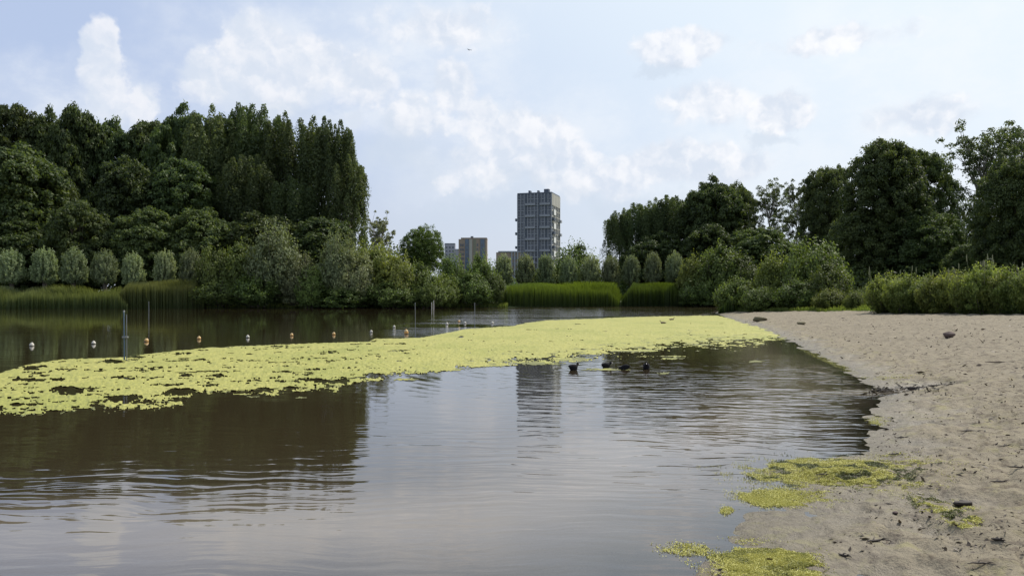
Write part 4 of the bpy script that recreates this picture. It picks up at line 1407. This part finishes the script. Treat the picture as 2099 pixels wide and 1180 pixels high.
FLOAT_P = [(.005, -.13), (.06, -.125), (.10, -.09), (.125, -.03), (.13, .03), (.118, .08), (.085, .125), (.045, .148), (.03, .155), (.028, .175), (.005, .178)]
fl_w = lathe('float_white', FLOAT_P, M['buoy_white']); fl_o = lathe('float_orange', FLOAT_P, M['buoy_orange'])
band = lathe('buoy_band', [(.127, -.045), (.134, -.035), (.1345, .0), (.127, .012)], M['buoy_dark'])
M['buoy_sunlit'] = plain_mat('orange_painted_sunlit', (.50, .36, .17), .55, .2, 9)  # cream tone painting the sunlit part of the orange floats
sunlit_top_me = lathe('buoy_sunlit_top', [(.122, .083), (.105, .108), (.088, .128), (.048, .152), (.005, .156)], M['buoy_sunlit'])
eye_me = lathe('buoy_eye', [(.012, .17), (.02, .18), (.02, .20), (.012, .212), (.003, .214)], M['buoy_dark'], 8)
BG = 'floats of the swimming line'
buoys = [(65, 709, 'w', 1.0, 'white float of the swimming line, nearest the left edge'),
         (192, 705, 'w', .95, 'white float between the left edge and the blue pole'),
         (300, 700, 'o', 1.05, 'orange float just right of the blue pole'),
         (408, 695, 'o', 1.0, 'orange float, second to the right of the blue pole'),
         (508, 692, 'w', .95, 'white float above the middle of the left duckweed'),
         (598, 688, 'o', .95, 'pale orange float below the tallest shore willow'),
         (684, 686, 'o', 1.0, 'orange float below the silvery shore willow'),
         (761, 681, 'w', .9, 'white float at the step in the duckweed edge'),
         (808, 671, 'w', 1.0, 'pale float left of the upright orange one'),
         (833, 684, 'o', 1.35, 'upright orange float, tallest in the line, beside a thin pole'),
         (916, 665, 'w', 1.15, 'white float between the two thin poles'),
         (941, 660, 'o', 1.1, 'pale orange float left of the right thin pole'),
         (953, 663, 'w', 1.1, 'white float close to the left of the right thin pole'),
         (1009, 663, 'w', 1.2, 'whitish float farthest right in the swimming line')]
for px, py, kd, sc, lab in buoys:
    x, y = on_water(px, py)
    o = empty('swim_float', (x, y, 0.02), prnd.random() * 6, (sc * .68, sc * .68, sc * .72 * (1.5 if sc > 1.3 else 1.1)))
    o.rotation_euler = (prnd.uniform(-.2, .2), prnd.uniform(-.2, .2), 0)
    tag(o, lab, 'float', BG)
    link('float_body', fl_w if kd == 'w' else fl_o, o); link('waterline_band', band, o); link('eye', eye_me, o)
    if kd == 'o': link('sunlit_top', sunlit_top_me, o)  # added shell carrying the painted sunlight

M['bluepaint'] = plain_mat('blue_grey_paint', (.075, .115, .16), .45, .25, 5)
M['greymetal'] = plain_mat('grey_metal', (.20, .21, .22), .5, .3, 5, metal=.4)
x, y = on_water(256, 739)
o = empty('blue_pole', (x, y, -.6))
tag(o, 'blue-grey double pole standing in the water at the duckweed edge', 'pole')
hp = gz(640, y) + .6
tb = Tubes(); tb.add(np.array([(-.02, 0, 0), (-.015, 0, hp * .5), (-.03, 0, hp)]), [.023, .023, .021], 10)
link('pole', tb.mesh('pole', M['bluepaint']), o)
tb = Tubes(); tb.add(np.array([(.055, .02, 0), (.05, .02, hp * .5), (.045, .02, hp * .97)]), [.013, .013, .012], 8)
link('pipe', tb.mesh('pipe', M['greymetal']), o)
box('clamp', -.075, .09, -.05, .06, hp * .62, hp * .62 + .05, M['greymetal'], o)
link('cap', lathe('pole_cap', [(.027, 0), (.027, .05), (.018, .065), (.003, .067)], M['greymetal']), o).location = (-.03, 0, hp)
thin = [(851, 690, 622, .014, 'greymetal', 'left thin grey pole rising from the water beside the upright orange float'),
        (973, 670, 622, .019, 'greymetal', 'right thin grey pole rising from the water'),
        (305, 655, 619, .02, 'greymetal', 'faint thin pole far out right of the blue pole'),
        (885, 633, 620, .06, 'buoy_white', 'short white post at the far bank, left of a pair'),
        (889, 633, 616, .06, 'buoy_white', 'short white post at the far bank, right of a pair'),
        (1238, 650, 637, .03, 'darkwood', 'thin dark stick in the water behind the far duckweed')]
for px, yb, yt, r_, mt, lab in thin:
    x, y = on_water(px, yb)
    hp = gz(yt, y)
    o = empty('water_post', (x, y, -.5))
    tag(o, lab, 'post', 'posts in the water')
    tb = Tubes(); tb.add(np.array([(0, 0, 0), (.01, 0, .5 + hp * .5), (0, 0, .5 + hp)]), [r_, r_, r_ * .95], 8)
    link('shaft', tb.mesh('shaft', M[mt]), o)
    link('cap', lathe('post_cap', [(r_ * 1.15, 0), (r_ * 1.15, .03), (r_ * .6, .045), (.002, .047)], M['greymetal'], 8), o).location = (0, 0, .5 + hp)

# ================================================================== birds
M['coot'] = plain_mat('black_plumage', (.012, .012, .014), .8, .4, 20, spec=.1)
M['bill'] = plain_mat('pale_bill', (.55, .50, .45), .5, .1, 20)
M['duck'] = plain_mat('brown_plumage', (.12, .085, .055), .75, .6, 26)
M['duckbill'] = plain_mat('yellowish_bill', (.35, .24, .06), .5, .1, 20)


def loft(name, rings, mat, k=12):
    """rings: (y, z, half width, half height) along the body"""
    V, Fc = [], []
    for y_, z_, a_, b_ in rings:
        for j in range(k):
            t = 2 * math.pi * j / k
            V.append((a_ * math.cos(t), y_ if isinstance(y_, float) else y_, z_ + b_ * math.sin(t)))
    for i in range(len(rings) - 1):
        for j in range(k):
            Fc.append((i * k + j, (i + 1) * k + j, (i + 1) * k + (j + 1) % k, i * k + (j + 1) % k))
    return mesh_np(name, V, Fc, True, None, mat)


def sub(me):
    o = me
    return o


COOT = [(-.20, .075, .006, .006), (-.17, .08, .04, .026), (-.12, .07, .085, .065), (-.05, .062, .105, .090), (.03, .055, .105, .095), (.09, .06, .086, .085),
        (.125, .09, .060, .066), (.145, .115, .050, .052), (.158, .135, .044, .044), (.172, .150, .040, .039), (.195, .153, .034, .032), (.212, .150, .018, .018), (.221, .147, .004, .004)]
DIVE = [(-.20, .085, .006, .006), (-.17, .085, .035, .022), (-.12, .075, .075, .055), (-.05, .06, .095, .080), (.03, .05, .095, .085), (.10, .045, .075, .07),
        (.15, .045, .048, .045), (.19, .04, .036, .034), (.225, .025, .034, .033), (.25, .01, .028, .026), (.265, 0, .004, .004)]
DUCK = [(-.27, .10, .008, .006), (-.22, .09, .05, .025), (-.15, .075, .095, .06), (-.05, .065, .12, .085), (.06, .06, .115, .09), (.13, .07, .085, .08),
        (.165, .11, .05, .06), (.18, .16, .036, .042), (.19, .21, .038, .038), (.21, .235, .04, .038), (.235, .235, .032, .03), (.25, .23, .008, .008)]


def swimmer(name, rings, px, py, rz, mat, billmat, label, cat, group, sc=1.0, head=None):
    x, y = on_water(px, py)
    o = empty(name, (x, y, -.01), rz, (sc * .85, sc * (.75 if name == 'coot' else 1), sc * (1.12 if name == 'coot' else 1)))
    tag(o, label, cat, group)
    link('body', loft('bird_body', rings, mat), o)
    tip = rings[-1]
    d0 = -.0 if tip[1] > .05 else -.02
    bl = loft('bird_bill', [(tip[0] - .012, tip[1], .014, .014), (tip[0] + .012, tip[1] + d0 * .3 - .003, .011, .010), (tip[0] + .04, tip[1] + d0 - .008, .005, .004), (tip[0] + .045, tip[1] + d0 - .009, .001, .001)], billmat, 8)
    link('bill', bl, o)
    for s_ in (-1, 1):
        w = link('wing', loft('bird_wing', [(-.185, .088, .004, .004), (-.14, .088, .014, .028), (-.05, .078, .022, .052), (.04, .07, .020, .05), (.085, .068, .006, .02)], mat, 8), o)
        w.location = (s_ * .078 * (1.2 if 'duck' in name else 1), 0, .012)
    return o


CG = 'black waterbirds in front of the duckweed'
swimmer('coot', COOT, 1176, 758, R(-60), M['coot'], M['bill'], 'black waterbird swimming alone, leftmost of the four', 'waterbird', CG, 1.05)
swimmer('coot', COOT, 1243, 754, R(-80), M['coot'], M['bill'], 'black waterbird facing right, second of the four', 'waterbird', CG)
swimmer('coot', DIVE, 1281, 757, R(85), M['coot'], M['bill'], 'black waterbird dipping its head towards its neighbour, third of the four', 'waterbird', CG)
swimmer('coot', COOT, 1325, 756, R(170), M['coot'], M['bill'], 'black waterbird seen end on with raised neck, rightmost of the four', 'waterbird', CG, 1.1)
swimmer('brown_duck', DUCK, 1359, 663, R(70), M['duck'], M['duckbill'], 'brown duck sitting low on the far duckweed', 'duck', 'ducks on the far duckweed', 1.0)
swimmer('brown_duck', DUCK, 1377, 656, R(-80), M['duck'], M['duckbill'], 'brown duck with raised neck farthest out on the duckweed', 'duck', 'ducks on the far duckweed', 1.0)

fb = empty('flying_bird', (gx(962, 90), 90, gz(103, 90)), R(40))
tag(fb, 'tiny dark bird flying high in the sky above the tower blocks', 'bird')
link('body', loft('flyer_body', [(-.16, 0, .004, .004), (-.1, 0, .03, .025), (0, 0, .045, .045), (.08, .01, .03, .03), (.12, .015, .022, .022), (.155, .01, .003, .003)], M['coot'], 8), fb)
for s_ in (-1, 1):
    V_ = [(s_ * .03, .06, .02), (s_ * .03, -.06, .02), (s_ * .18, -.05, .07), (s_ * .2, .08, .08), (s_ * .36, -.06, .05), (s_ * .38, -.01, .05)]
    V_ += [(a_, b_, c_ - .012) for a_, b_, c_ in V_]
    link('wing', mesh_np('flyer_wing', V_, [(0, 1, 2, 3), (3, 2, 4, 5), (6, 9, 8, 7), (9, 11, 10, 8), (0, 3, 9, 6), (1, 7, 8, 2), (3, 5, 11, 9), (2, 8, 10, 4), (4, 10, 11, 5), (0, 6, 7, 1)], False, None, M['coot']), fb)
